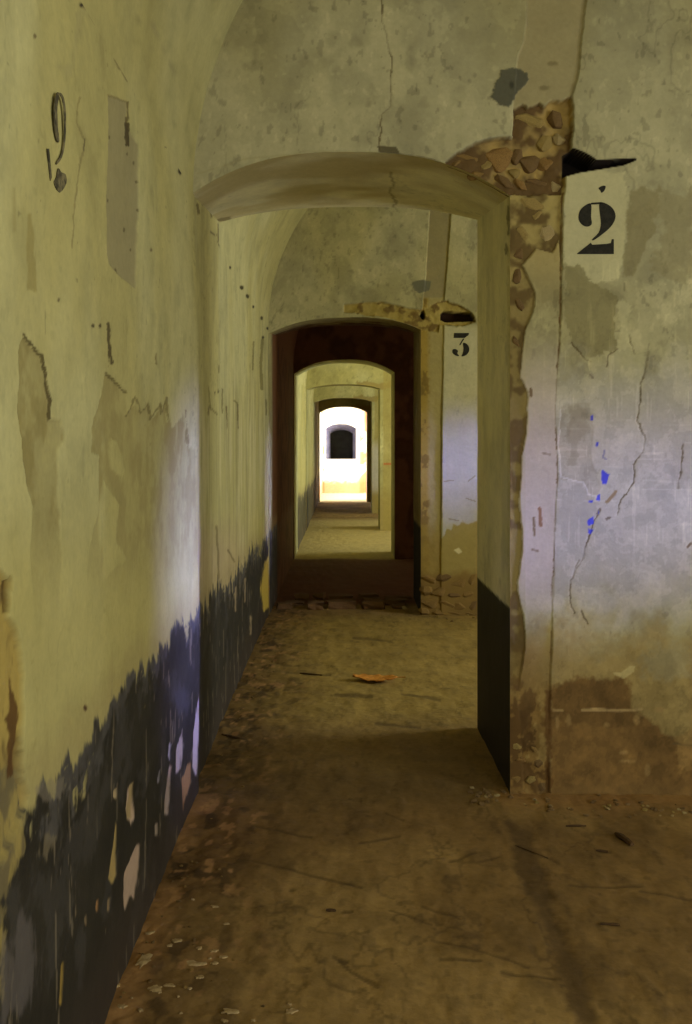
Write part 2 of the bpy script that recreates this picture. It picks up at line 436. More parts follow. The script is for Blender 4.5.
# -- room 2 --
xs2 = np.linspace(222, 272.5, 110)
ys2 = np.linspace(CWY[0] + THICK - 0.03, CWY[1] + 0.02, 150)
L2 = left_grid(-153, 0, 0, 0, nz=420, ys=ys2)
def left_room2(s):
    plaster_base(s, 3, 0.7, fine=0.3)
    lowm = sm(380, 430, s.py + 60 * (fbm(s.a * 9, s.b * 1.2, 3, 101) - 0.5) * 2)
    s.mix(T(130, 123, 80), lowm * 0.7)
    st = fbm(s.a * 22, s.b * 1.5, 3, 103)
    s.mul(0.78, sm(0.55, 0.7, st) * lowm)
    s.mix(T(148, 140, 104), sm(0.55, 0.66, fbm(s.a * 12, s.b * 1.8, 3, 107)) * lowm * 0.6)
    s.mix(T(134, 123, 66), sm(470, 540, s.py) * sm(240, 262, s.px) * 0.7)
    s.mix(T(138, 118, 92), sm(500, 560, s.py) * sm(262, 225, s.px) * 0.5)
    zz8 = (190, 200); k8 = 4.655
    for x, y, r in ((187,315,5),(240,408,8),(267,448,8),(295,497,5),(333,550,7),(361,598,6),(340,640,6),(130,890,5),(115,900,4)):
        s.mix(T(50, 44, 22), s.blob(zz8[0] + x / k8, zz8[1] + y / k8, r / k8, r / k8 * 1.3))
    for pts, w in (([(150,880),(148,990)],1.0),([(205,935),(218,945),(220,1024)],1.0),([(90,960),(125,1000)],0.9),([(168,960),(170,1020)],0.9),
                   ([(338,650),(332,760),(336,880)],2.0),([(296,660),(292,790)],1.2),([(354,930),(356,1000)],0.9),([(385,940),(386,1010)],0.9),([(133,770),(132,805)],0.9),
                   ([(465,255),(450,300)],2.0),([(84,870),(95,980)],0.8)):
        s.mix(T(84, 76, 40), s.line(z(zz8, k8, pts), w, 0.5, 0.6) * 0.75)
    for pts, w in (([(110,540),(118,640),(122,760)],1.6),([(80,30),(78,60)],1),([(200,20),(204,120)],0.8),([(160,640),(190,690)],1.2),([(156,30),(158,120)],0.8)):
        s.mix(T(80, 68, 40), s.line(z((190,400), 4.264, pts), w, 0.5, 0.6) * 0.7)
    dado(s, -176, 5, 16)
    s.mix(T(150, 128, 52), s.poly(z((190,400), 4.264, [(318,700),(345,640),(352,760),(340,880),(315,900),(300,800)]), 0.8, 2.5, 's') * 0.9)
    for pts in ([(255,920),(262,925),(262,1000),(254,1000)], [(190,800),(200,790),(198,900),(188,900)], [(230,760),(236,760),(234,860),(228,860)]):
        s.mix(T(130, 112, 84), s.poly(z((190,400), 4.264, pts), 0.5, 1.5, 's') * 0.6)
left_room2(L2)
L1.d *= 1 - (1 - sm(0.8, 1.3, np.hypot((L1.px - 57) / 22, (L1.py - 142) / 62)))
L_list = [L1, L0, L2]
for s in L_list: s.d *= sm(SPR, SPR - 60, (s.P[..., 2] - H) / S)
# cross-wall rooms further on
for k in range(1, 6):
    y0 = CWY[k] + THICK - 0.02
    y1 = (CWY[k + 1] if k < 5 else YEND) + 0.01
    s = left_grid(-151, y0, y1, 60, nz=80)
    plaster_base(s, 10 + k, 0.9)
    s.mix(T(136, 128, 80), sm(1.5, 0.7, s.b) * 0.6)
    dado(s, -176, 20 + k, 18, 0.85 if k != 2 else 0.9)
    if k == 1:      # third room: dark brown, mottled
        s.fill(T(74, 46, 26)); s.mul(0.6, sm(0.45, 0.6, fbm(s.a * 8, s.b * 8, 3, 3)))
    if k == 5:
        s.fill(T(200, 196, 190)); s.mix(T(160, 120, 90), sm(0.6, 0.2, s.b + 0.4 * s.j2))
    L_list.append(s)
wall_left = build('wall_left', L_list, M_PLASTER)

# ------------------------------------------------------------------ ceiling vaults
c_list = []
rooms = [(YB, CWY[0])] + [(CWY[k] + THICK, CWY[k + 1]) for k in range(5)] + [(CWY[5] + THICK, YEND)]
for i, (y0, y1) in enumerate(rooms):
    ul = (-149 if i == 0 else (-153 if i == 1 else -151))
    th = np.concatenate([[-0.03], np.linspace(0, 0.9, 90), np.linspace(0.92, math.pi, 60), [math.pi + 0.03]])
    Yv = np.linspace(y0 - 0.01, y1 + 0.01, 110 if i < 2 else 30)
    TT, YY = np.meshgrid(th, Yv, indexing='ij')
    a_ = VA + (UL - ul) * 0
    u = UC - (UL - ul) * 0 - VA * np.cos(TT) + (ul - UL) * np.clip(np.cos(TT), 0, 1) - 0.6 * (TT < 0)
    v = SPR + VB * np.sin(TT)
    s = Surf(np.stack([u * S, YY, H + v * S], -1), (0, 0, 0), (YY, H + SPR * S + TT * VB * S))
    plaster_base(s, 0 if i == 0 else (3 if i == 1 else 8 + i), 0.15, fine=0.25)
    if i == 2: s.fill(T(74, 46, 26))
    if i == 1:
        s.mix(T(96, 86, 52), s.line([(281, 262), (289, 246)], 2.0) * 0.8)
        s.mix(T(120, 112, 80), s.line([(276, 290), (300, 240), (316, 212)], 1.5) * 0.5)
    if i == 0:
        s.mix(T(110, 102, 74), s.line([(150, 20), (170, 60), (176, 80)], 1.0) * 0.4)
    c_list.append(s)
ceiling = build('ceiling', c_list, M_PLASTER)

# ------------------------------------------------------------------ cross walls with doorways
def arch(u, ul, ur, vl, vr, crown, p=2.6):
    t = np.clip((u - (ul + ur) / 2) / ((ur - ul) / 2), -1, 1)
    b = vl + (vr - vl) * (t + 1) / 2
    return b + (crown - (vl + vr) / 2) * (1 - np.abs(t) ** p)

def face(u0, u1, nu, vlo, vhi, nv, Y, disp=None, us=None):
    u = np.linspace(u0, u1, nu) if us is None else us
    w = np.linspace(0, 1, nv)
    UU, WW = np.meshgrid(u, w)
    lo = vlo(UU) if callable(vlo) else np.full_like(UU, vlo)
    hi = vhi(UU) if callable(vhi) else np.full_like(UU, vhi)
    VV = lo + (hi - lo) * WW
    s = Surf(np.stack([UU * S, np.full_like(UU, Y), H + VV * S], -1), (0, -1, 0), (UU * S, VV * S))
    s.u, s.v = UU, VV
    return s

def cross_wall(idx, name, door_f, door_b, paint_face, paint_reveal, fine):
    Y = CWY[idx]; Yb = Y + THICK
    ul, ur, vl, vr, cr = door_f
    bl, br, bvl, bvr, bcr = door_b
    af = lambda u: arch(u, ul, ur, vl, vr, cr)
    ab = lambda u: arch(u, bl, br, bvl, bvr, bcr)
    top = fine['top']
    vh = lambda u: np.maximum(vault_v(u + 10), vault_v(u)) + 16
    vt = lambda u: np.minimum(vh(u), top)
    ru = fine['right']
    out = [face(ul - 5, ur, fine['na'], af, vt, fine['nva'], Y),
           face(ul - 5, ur, 30, lambda u: vt(u) - 0.01, vh, 12, Y),
           face(ur, ru, fine['nb'], FL - 6, lambda u: np.minimum(vh(u), top), fine['nvb'], Y),
           face(ur, ru, 12, top - 0.01, vh, 12, Y),
           face(ru, 1150, fine.get('nc', 40), FL - 6, vh, fine.get('nc', 40), Y),
           face(ul - 9, ul, 6, FL - 6, 330, 60, Y)]
    for s in out: paint_face(s)
    # back face
    back = [face(bl - 4, br, 30, ab, vh, 20, Yb), face(br, 1150, 40, FL - 6, vh, 40, Yb)]
    for s in back:
        s.n = np.array((0, 1, 0.0)); plaster_base(s, 40 + idx, 0.4)
    # reveals and soffit
    nd = fine['nd']
    q = np.linspace(0, 1, nd)
    def loft(pf, pb, n):
        pf = np.array(pf); pb = np.array(pb)
        P = pf[:, None, :] * (1 - q[None, :, None]) + pb[:, None, :] * q[None, :, None]
        X = P[..., 0] * S; Zz = H + P[..., 1] * S
        YY = np.broadcast_to(Y + THICK * q, X.shape)
        s = Surf(np.stack([X, YY, Zz], -1), n, (YY.copy(), np.arange(len(pf))[:, None] * np.ones(nd) * np.hypot(*(pf[1] - pf[0])) * S))
        s.q = np.broadcast_to(q, X.shape)
        return s
    nv = fine['nr']
    w = np.linspace(0, 1, nv)
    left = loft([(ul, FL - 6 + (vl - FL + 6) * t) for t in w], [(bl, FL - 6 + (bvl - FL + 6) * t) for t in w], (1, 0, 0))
    right = loft([(ur, FL - 6 + (vr - FL + 6) * t) for t in w], [(br, FL - 6 + (bvr - FL + 6) * t) for t in w], (-1, 0, 0))
    ns = fine['ns']
    uf = np.linspace(ul, ur, ns); ub = np.linspace(bl, br, ns)
    soff = loft(list(zip(uf, af(uf))), list(zip(ub, ab(ub))), (0, 0, -1))
    for s, tag in ((left, 'l'), (right, 'r'), (soff, 's')):
        s.b = (s.P[..., 2] if tag != 's' else s.P[..., 0])
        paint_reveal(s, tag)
        r_, c_ = s.d.shape          # keep the arrises closed
        s.d *= np.minimum(1, np.minimum(np.arange(r_), np.arange(r_)[::-1]) / 6.0)[:, None] * np.minimum(1, np.minimum(np.arange(c_), np.arange(c_)[::-1]) / 5.0)[None]
    return build(name, out + back + [left, right, soff], M_PLASTER)

def rubble_disp(s, amp, sc=18, seed=0):
    n = fbm(s.a * sc, s.b * sc, 4, 120 + seed, 0.55)
    return (n - 0.5) * amp, n

# ---- first cross wall
Zb = (440, 50); kb = 3.295
Z2 = (490, 180); Z3 = (490, 360); Z4 = (490, 560); kz = 3.426
EDGE_R = [(590, -40), (586, 0)] + z(Zb, kb, [(455,80),(437,150),(440,260),(430,330),(415,410),(410,470)]) + z(Z2, kz, [(250,60),(245,330),(240,560)]) + z(Z3, kz, [(233,0),(225,180),(233,400),(225,500),(220,740)]) + z(Z4, kz, [(216,60),(212,300),(203,600),(205,840),(205,900)])
EDGE_L = [(505, 900), (505, 480), (505, 195)] + z(Zb, kb, [(240,475)]) + [(514, 140), (514, 108), (516, 80), (519, 55), (525, 40), (527, 15), (527, 0), (528, -40)]
FILL_L = z(Z2, kz, [(238,205),(215,250),(160,235),(112,290),(135,340),(160,390),(150,450),(120,520),(105,640)]) + z(Z3, kz, [(108,0),(104,60),(130,110),(125,250),(112,330),(100,500),(112,620),(100,740)]) + z(Z4, kz, [(92,80),(115,200),(122,300),(105,400),(98,500),(105,560)])
PATCH = z(Zb, kb, [(20,370),(60,335),(120,305),(165,295),(200,285),(245,290),(245,195),(275,175),(290,190),(330,175),(345,185),(370,160),(400,165),(435,150),(440,260),(436,330),(415,345),(412,412),(402,470),(330,472),(240,475),(215,485),(150,450),(90,415)])
SOCKET = z(Zb, kb, [(412,345),(440,328),(470,340),(490,350),(515,367),(580,364),(642,361),(600,377),(510,392),(460,400),(414,412)])
BLOTCH = z(Zb, kb, [(200,65),(235,58),(290,72),(300,95),(280,120),(245,150),(225,188),(195,185),(168,155),(185,120),(200,95)])

def paint_c1(s):
    plaster_base(s, 1, 0.35, T(134, 128, 98), T(124, 117, 84))
    px, py = s.px, s.py
    # mottled damp above the arch
    s.mul(0.80, sm(0.5, 0.66, fbm(s.a * 7, s.b * 6, 4, 131)) * sm(160, 60, np.hypot(px - 330, py - 110)) * 0.8)
    s.mul(0.88, sm(0.5, 0.62, fbm(s.a * 5, s.b * 9, 4, 133)) * (px > 560) * sm(130, 40, py) * 0.6)
    for x, y, rx, ry in ((253, 66, 8, 5), (255, 55, 3, 9), (332, 40, 7, 9), (357, 42, 6, 6), (368, 103, 2.5, 4), (300, 105, 6, 3), (410, 60, 4, 16)):
        s.mul(0.80, s.blob(x, y, rx, ry, 0.8, 0.6))
    # upper right panel
    # number patch and washes on the right panel
    s.mix(T(146, 140, 106), s.poly(z(Z2, kz, [(250,-40),(465,-30),(470,70),(465,180),(455,280),(440,340),(350,362),(300,310),(255,285)]), 1.0, 4) * 0.95)
    s.mix(T(106, 98, 68), s.poly(z(Z2, kz, [(475,30),(575,40),(570,150),(520,250),(490,330),(455,330),(468,180)]), 1.5, 6) * 0.8)
    s.mix(T(110, 102, 72), s.poly(z(Z2, kz, [(570,60),(700,40),(700,330),(600,330),(560,300),(600,200)]), 4, 14) * 0.6)
    s.mix(T(104, 97, 66), s.poly(z(Z2, kz, [(262,300),(300,290),(330,340),(400,370),(435,400),(432,470),(440,560),(425,585),(380,605),(340,615),(310,580),(280,555),(265,450)]), 0.9, 5) * 0.9)
    s.mix(T(144, 138, 104), s.poly(z(Z2, kz, [(430,430),(455,410),(482,445),(475,540),(495,592),(535,605),(530,680),(510,730),(515,900),(470,920),(455,800),(470,700),(400,620),(440,585),(438,480)]), 0.9, 4) * 0.75)
    st = fbm(s.a * 30, s.b * 4, 3, 137)
    s.mul(1.22, sm(0.55, 0.7, st) * sm(250, 330, py) * sm(560, 420, py) * (px > 560) * 0.6)
    # middle: band lit violet, its light put in as greyer colour
    mid = sm(340, 400, py + 50 * s.j2) * sm(640, 560, py + 60 * s.j2) * (px > 526)
    s.mix(T(146, 140, 128), mid * 0.75)
    lip = s.poly(z(Z3, kz, [(243,160),(300,140),(340,150),(352,250),(345,330),(382,440),(368,467),(335,460),(318,420),(245,405),(236,300)]), 0.8, 2)
    s.mix(T(124, 116, 98), lip * 0.6); s.d -= 0.0006 * lip
    s.mix(T(104, 96, 78), s.poly(z(Z3, kz, [(270,160),(300,138),(335,165),(330,250),(300,350),(270,360),(260,250)]), 1.5, 6) * 0.5)
    s.mix(T(164, 158, 146), s.line(z(Z3, kz, [(240,170),(236,300),(244,400),(280,413),(318,420),(335,460),(366,469)]), 0.6) * 0.5)  # pale highlight on the raised lip, painted as a line
    # lower: earth-stained, damp
    lo = sm(600, 665, py + 70 * s.j2 + 20 * s.j1) * (px > 505)
    s.mix(T(120, 100, 56), lo * 0.8)
    s.mix(T(120, 112, 84), s.blob(670, 663, 28, 16, 0.8, 0.5) * 0.6)
    damp = s.poly(z(Z4, kz, [(200,425),(255,412),(320,398),(400,410),(450,405),(475,432),(480,490),(530,540),(590,600),(640,620),(720,640),(1200,640),(1200,900),(190,900)]), 4.0, 11, '2')
    s.mix(T(90, 66, 33), damp * 0.9)
    s.mul(0.78, s.poly(z(Z4, kz, [(215,420),(330,400),(440,412),(470,440),(450,480),(530,540),(500,575),(330,560),(215,570)]), 3, 8, '2') * 0.8)
    s.mul(0.72, s.blob(660, 738, 20, 26, 0.7, 0.6) * 0.7)
    s.mix(T(116, 92, 52), s.poly(z(Z4, kz, [(640,600),(720,570),(720,680),(650,740),(640,690)]), 2, 8) * 0.6)
    s.mul(1.18, sm(0.55, 0.7, fbm(s.a * 24, s.b * 24, 3, 141)) * damp * 0.6)
    s.mul(1.1, sm(0.5, 0.3, fbm(s.a * 6, s.b * 6, 3, 147)) * damp)
    s.mix(T(140, 118, 78), s.line(z(Z4, kz, [(318,515),(380,515),(450,517),(520,512)]), 2.0, 0.8, 0.8) * 0.8)
    s.mix(T(134, 112, 72), s.line(z(Z4, kz, [(212,512),(245,515)]), 2.0) * 0.7)
    for x, y, rx, ry in ((505, 550, 10, 14), (270, 550, 8, 16), (580, 515, 16, 8), (460, 660, 14, 6), (470, 690, 25, 6), (540, 720, 8, 20), (230, 560, 5, 20), (400, 565, 12, 8)):
        s.mix(T(126, 102, 62), s.blob(490 + x / kz, 560 + y / kz, rx / kz, ry / kz, 0.8, 0.5) * 0.6)
    s.mix(T(146, 132, 88), s.poly(z(Z4, kz, [(420,388),(450,385),(480,360),(495,365),(490,385),(460,405)]), 0.8, 2) * 0.8)
    pe = fbm(s.a * 8, s.b * 7, 6, 151, 0.66)
    zone = sm(230, 300, py) * (px > 526)
    s.mul(0.84, sm(0.535, 0.55, pe) * zone * 0.8); s.mul(1.13, sm(0.445, 0.43, pe) * zone * 0.8)
    scr = fbm(s.a * 90, s.b * 7, 3, 153); s.mul(1.22, sm(0.70, 0.75, scr) * zone * sm(600, 520, py) * 0.7)
    scr2 = fbm(s.a * 8, s.b * 110, 3, 155); s.mul(1.25, sm(0.72, 0.76, scr2) * zone * sm(560, 500, py) * sm(400, 440, py) * 0.6)
    lowd = sm(640, 700, py) * (px > 505)
    n7 = fbm(s.a * 30, s.b * 24, 5, 157, 0.65)
    s.mul(0.74, sm(0.54, 0.60, n7) * lowd * 0.7); s.mul(1.2, sm(0.44, 0.38, n7) * lowd * 0.6)
    # cracks
    ck = [
        (z((190, 0), 2.768, [(530,0),(530,50),(545,100),(558,170),(555,260),(550,295),(530,320),(525,400),(522,420)]), 1.4),
        (z(Z2, kz, [(280,560),(330,615),(345,620)]), 1.2), (z(Z2, kz, [(400,640),(405,600),(440,580)]), 0.9),
        (z(Z2, kz, [(478,530),(495,595)]), 1.4), (z(Z2, kz, [(545,560),(530,650),(515,700)]), 0.9),
        (z(Z3, kz, [(545,-30),(540,0),(515,100),(505,210),(530,260),(525,310),(490,360),(495,420),(450,480),(435,530)]), 1.0),
        (z(Z3, kz, [(378,510),(345,590),(325,640),(320,680),(275,754)]), 1.2),
        (z(Z4, kz, [(305,0),(275,70),(275,150),(290,185)]), 1.0), (z(Z4, kz, [(312,175),(335,220)]), 1.8),
        (z(Z3, kz, [(660,290),(650,400),(645,440)]), 1.5), (z(Z4, kz, [(625,630),(692,635)]), 2.0),
    ]
    for pts, w in ck:
        m = s.line(pts, w * 0.55, 0.8, 1.6); s.mix(T(72, 60, 36), m * (0.35 + 0.55 * sm(-0.15, 0.1, s.j2))); s.d -= 0.001 * m
    s.mix(T(58, 50, 30), s.poly(z((190, 0), 2.768, [(520,405),(570,408),(582,428),(560,432),(525,425)]), 0.6, 1.5) * 0.85)
    s.mix(T(84, 74, 46), s.line(z((190, 0), 2.768, [(580,430),(640,435),(692,452)]), 1.6) * 0.8)
    s.mix(T(120, 112, 78), s.line(z((190, 0), 2.768, [(20,480),(150,440),(330,418),(520,420)]), 1.2) * 0.35)
    # the chase of the vanished partition
    strip = s.poly(EDGE_R + EDGE_L, 0.5, 1.0)
    fillp = s.poly([(p[0], p[1]) for p in FILL_L] + [(524, 800), (552, 800)] + [p for p in reversed(EDGE_R) if p[1] > 250], 0.5, 1.2)
    upper = strip * sm(112, 104, py + 6 * s.j1)
    rd, rn = rubble_disp(s, 0.012, 16)
    bare = strip * (1 - fillp) * (1 - upper)
    s.mix(T(104, 90, 52), bare); s.mix(T(78, 63, 34), bare * sm(0.45, 0.58, rn)); s.mix(T(130, 115, 68), bare * sm(0.5, 0.36, rn) * sm(360, 180, py))
    vio = sm(330, 380, py) * sm(660, 600, py)
    s.d += bare * (1 - 0.8 * sm(660, 710, py)) * (-0.014 + 0.010 * vio + rd * (1 - 0.6 * vio))
    s.mix(T(122, 112, 80), upper * 0.9); s.d -= 0.010 * upper
    for x, y in ((375, 40), (345, 122)):
        s.mix(T(80, 70, 44), s.blob(440 + x / kb, 50 + y / kb, 6, 2.5, 0.8, 0.5) * 0.6)
    f2 = strip * fillp
    s.mix(T(130, 114, 68), f2 * sm(330, 220, py) * 0.9)
    s.mix(T(146, 134, 118), f2 * sm(320, 400, py) * sm(640, 560, py) * 0.8)  # the violet-lit band carried into the strip's colour
    s.mix(T(114, 96, 58), f2 * sm(620, 690, py + 40 * s.j2) * 0.9)
    s.mix(T(104, 80, 40), strip * sm(640, 715, py + 60 * s.j2) * 0.9)
    s.mix(T(66, 46, 22), strip * sm(630, 720, py) * sm(0.50, 0.58, fbm(s.a * 20, s.b * 15, 5, 161, 0.65)) * 0.8)
    s.mix(T(132, 112, 66), strip * sm(660, 720, py) * sm(0.42, 0.36, fbm(s.a * 20, s.b * 15, 5, 161, 0.65)) * 0.6)
    s.mul(0.75, sm(0.5, 0.64, rn) * f2 * sm(640, 720, py) * 0.9)
    s.d += f2 * (-0.006 + 0.0054 * vio + rd * 0.2 * (1 - vio) + rd * 1.6 * sm(690, 730, py))
    s.mix(T(78, 56, 28), s.line([p for p in EDGE_R if p[1] > 180], 1.3, 0.6, 1.0) * strip * (0.25 + 0.65 * sm(-0.12, 0.1, s.j2)))
    s.mix(T(72, 48, 22), s.poly([(545, 690), (552, 690), (552, 800), (546, 800)], 1.2, 3) * 0.7)
    for pts, w, c in ((z(Z3, kz, [(170,510),(174,565)]), 3.4, (104, 68, 40)), (z(Z3, kz, [(150,540),(152,600)]), 2.0, (90, 72, 48)), (z(Z3, kz, [(140,100),(141,122)]), 2.4, (80, 60, 40)),
                      (z(Z3, kz, [(432,452),(400,486)]), 2.6, (110, 88, 56)), (z(Z3, kz, [(180,320),(205,325)]), 1.2, (110, 96, 80)), (z(Z3, kz, [(375,512),(368,528)]), 1.8, (80, 70, 60)),
                      (z(Z3, kz, [(400,545),(412,540)]), 1.6, (80, 70, 56)), (z(Z3, kz, [(345,50),(352,60)]), 2.0, (100, 90, 74)), (z(Z3, kz, [(145,650),(165,655)]), 1.4, (100, 84, 66)),
                      (z(Z3, kz, [(690,630),(680,640)]), 2.0, (84, 62, 40)), (z(Z3, kz, [(392,310),(388,335),(398,340)]), 1.0, (96, 92, 110))):
        s.mix(T(*c), s.line(pts, w, 0.6, 0.8) * 0.85)
    # specks of blue paint
    for pts in ([(385,378),(398,385),(410,392),(398,425),(386,425),(382,400)], [(365,465),(378,455),(376,482),(364,480)], [(335,550),(355,535),(352,560),(336,566)], [(338,578),(352,582),(345,598),(337,592)],
                [(346,190),(352,190),(352,206),(346,206)], [(364,280),(372,283),(368,298),(362,294)], [(337,480),(352,482),(350,488),(337,488)], [(371,515),(378,512),(372,530)]):
        s.mix(T(48, 50, 150), s.poly(z(Z3, kz, pts), 0.5, 1.2) * 0.95)
    # blotch of cement
    m = s.poly(BLOTCH, 0.7, 3.0); s.mix(T(70, 68, 54), m); s.d += 0.003 * m
    s.mix(T(44, 42, 32), s.blob(511.5, 84.5, 2.5, 4) * 0.8)
    # broken masonry
    pm = s.poly(PATCH, 0.6, 2.0)
    rd2, rn2 = rubble_disp(s, 0.035, 13, 3)
    s.mix(T(110, 92, 54), pm); s.mix(T(76, 58, 32), pm * sm(0.46, 0.58, rn2)); s.mix(T(134, 112, 62), pm * sm(0.48, 0.34, rn2) * 0.8)
    s.d = s.d * (1 - pm) + pm * (-0.034 + rd2)
    sk = s.poly(SOCKET, 0.4, 0.3)
    s.mix(T(20, 13, 7), sm(-2.2, -1.0, s.sdist(SOCKET, 30))); s.d = s.d * (1 - sk) - 0.14 * sk  # shade inside the beam socket painted dark
    s.d *= sm(0.8, 1.2, np.hypot((px - 597) / 28, (py - 222) / 42))
    # dirt splashed along the foot
    s.mix(EARTH, sm(778, 800, py + 24 * s.j2) * 0.6)

def reveal_c1(s, tag):
    if tag == 'l':
        left_room2(s)
        s.mix(T(92, 84, 54), sm(0.16, 0.0, s.q + 0.06 * s.j2) * 0.8)  # shade along the doorway's front edge, put into the reveal colour
        for pts, w in (([(35,20),(42,60)], 2.4), ([(60,20),(95,45),(100,80)], 0.9), ([(95,150),(120,165)], 0.9), ([(130,110),(128,200),(165,270)], 0.8)):
            s.mix(T(70, 60, 32), s.line(z((190, 200), 4.655, pts), w, 0.5, 0.5) * 0.8)
        return
    plaster_base(s, 2, 0.0, T(168, 163, 134), T(162, 156, 124), 0.08)
    if tag == 'r':
        v = (s.P[..., 2] - H) / S
        m = sm(-159, -162, v + 3 * s.j1)
        s.mix(T(30, 26, 18), m); s.rough = s.rough * (1 - m) + 0.7 * m
        e = sm(0.10, 0.0, s.q + s.j1 * 0.12)
        s.mix(T(128, 114, 70), e * 0.5 * (1 - m))
        s.mix(T(60, 52, 40), s.line([(509, 205), (509, 235)], 1.2) * 0.7); s.mix(T(60, 52, 40), s.line([(507, 244), (507, 255)], 1.2) * 0.7)
        s.mul(0.8, sm(0.55, 0.7, fbm(s.a * 6, s.b * 2, 3, 7)) * 0.5)
    elif tag == 's':
        s.mix(T(138, 126, 86), sm(0.35, 0.6, fbm(s.a * 5, s.b * 3, 3, 8)) * 0.8)
        s.mix(T(80, 68, 40), s.line(z((190, 0), 2.768, [(555,480),(565,510),(552,530),(570,560),(560,575)]), 1.6) * 0.6)
        s.mix(T(84, 72, 42), s.line(z((190, 0), 2.768, [(75,610),(110,606)]), 2.0) * 0.7)

FINE1 = dict(top=456, right=600, na=250, nva=190, nb=430, nvb=640, nd=60, nr=260, ns=120, nc=150)
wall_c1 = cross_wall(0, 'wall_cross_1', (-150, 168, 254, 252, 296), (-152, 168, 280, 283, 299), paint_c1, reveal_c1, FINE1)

# ---- second cross wall
z8o = (400, 200); z8k = 4.65; z6o = (400, 280); z6k = 6.83; z7o = (400, 430); z7k = 5.12
E2R = [(453, 190)] + z(z8o, z8k, [(237,75),(205,480)]) + z(z6o, z6k, [(300,330),(295,680),(285,1024)]) + [(441.5, 500), (441, 560), (441, 625)]
E2L = [(420, 625), (420, 330)] + z(z8o, z8k, [(105,500),(120,370),(138,60)]) + [(430, 190)]
def paint_c2(s):
    plaster_base(s, 6, 0.3, T(140, 134, 102), T(132, 125, 88))
    px, py = s.px, s.py
    s.mul(0.74, sm(0.5, 0.64, fbm(s.a * 6, s.b * 5, 4, 231)) * sm(70, 25, np.hypot((px - 350) * 0.8, py - 265)) * 0.8)
    right = (px > 443)
    s.mix(T(150, 144, 112), right * sm(322, 330, py) * sm(420, 380, py) * 0.7)
    s.mix(T(146, 142, 126), right * sm(390, 430, py + 20 * s.j2) * 0.8)  # violet light below the numeral put in as greyer colour
    lowm = s.poly(z(z7o, z7k, [(205,560),(225,545),(240,505),(262,515),(275,485),(300,490),(320,460),(345,478),(385,465),(1500,470),(1500,1100),(205,1100)]), 0.8, 1.6)
    s.mix(T(124, 108, 52), lowm * 0.9)
    s.mix(T(170, 160, 120), s.poly(z(z7o, z7k, [(272,615),(300,602),(320,625),(300,635)]), 0.5, 0.5))
    for pts in ([(225,262),(275,258)], [(350,262),(385,235)], [(250,455),(300,465)], [(340,350),(385,365)]):
        s.mix(T(96, 84, 52), s.line(z(z7o, z7k, pts), 0.8, 0.4, 0.4) * 0.6)
    strip = s.poly(E2R + E2L, 0.4, 0.4)
    upper = strip * sm(300, 296, py)
    rd, rn = rubble_disp(s, 0.012, 16, 5)
    s.mix(T(112, 102, 70), upper * 0.9); s.d -= 0.010 * upper
    low2 = strip * (1 - upper)
    s.mix(T(126, 114, 70), low2); s.mix(T(124, 104, 46), low2 * sm(431, 426, px + 2 * s.j1)); s.mix(T(96, 78, 34), low2 * sm(432, 427, px) * sm(0.5, 0.62, rn))
    s.mix(T(120, 100, 50), low2 * sm(510, 550, py) * 0.8)
    s.d += low2 * (-0.009 + rd * 0.6)
    bm = s.poly([(344, 304), (380, 302), (420, 310), (444, 300), (462, 306), (474, 314), (476, 322), (462, 326), (440, 324), (438, 332), (420, 330), (412, 326), (390, 318), (344, 312)], 0.5, 1.2)
    s.mix(T(128, 112, 58), bm); s.mix(T(88, 70, 34), bm * sm(0.5, 0.64, rn)); s.d = s.d * (1 - bm) + bm * (-0.022 + rd * 2)
    m = s.poly(z(z8o, z8k, [(55,385),(75,375),(100,372),(145,378),(135,418),(90,435),(65,420)]), 0.5, 0.5); s.mix(T(84, 82, 64), m)
    sk = s.poly([(441, 313), (444, 311), (472, 312.5), (475.5, 319), (473, 321), (445, 321), (441, 319)], 0.3, 0.4)
    sk = np.maximum(sk, s.blob(423, 315, 1.8, 3.4))
    s.mix(T(38, 22, 12), sk); s.d = s.d * (1 - sk) - 0.12 * sk  # shade inside these sockets painted into the colour
    s.d *= sm(0.8, 1.2, np.hypot((px - 461) / 12, (py - 345) / 18))
    s.mix(T(104, 82, 42), sm(568, 580, py + 12 * s.j2) * 0.9)

def reveal_c2(s, tag):
    plaster_base(s, 7, 0.5, T(130, 122, 84), T(118, 108, 70))
    if tag == 'r':
        v = (s.P[..., 2] - H) / S
        m = sm(-160, -170, v + 8 * s.j1)
        s.mix(T(26, 24, 20), m)
    elif tag == 'l':
        s.mix(T(84, 54, 30), sm(0.2, 0.45, s.q)); dado(s, -172, 8, 10)
    else:
        s.mix(T(74, 48, 28), sm(0.45, 0.8, s.q + s.j2))
FINE2 = dict(top=520, right=300, na=130, nva=120, nb=120, nvb=420, nd=30, nr=160, ns=70)
wall_c2 = cross_wall(1, 'wall_cross_2', (-151, 164, 238, 246, 272), (-150, 166, 262, 266, 284), paint_c2, reveal_c2, FINE2)

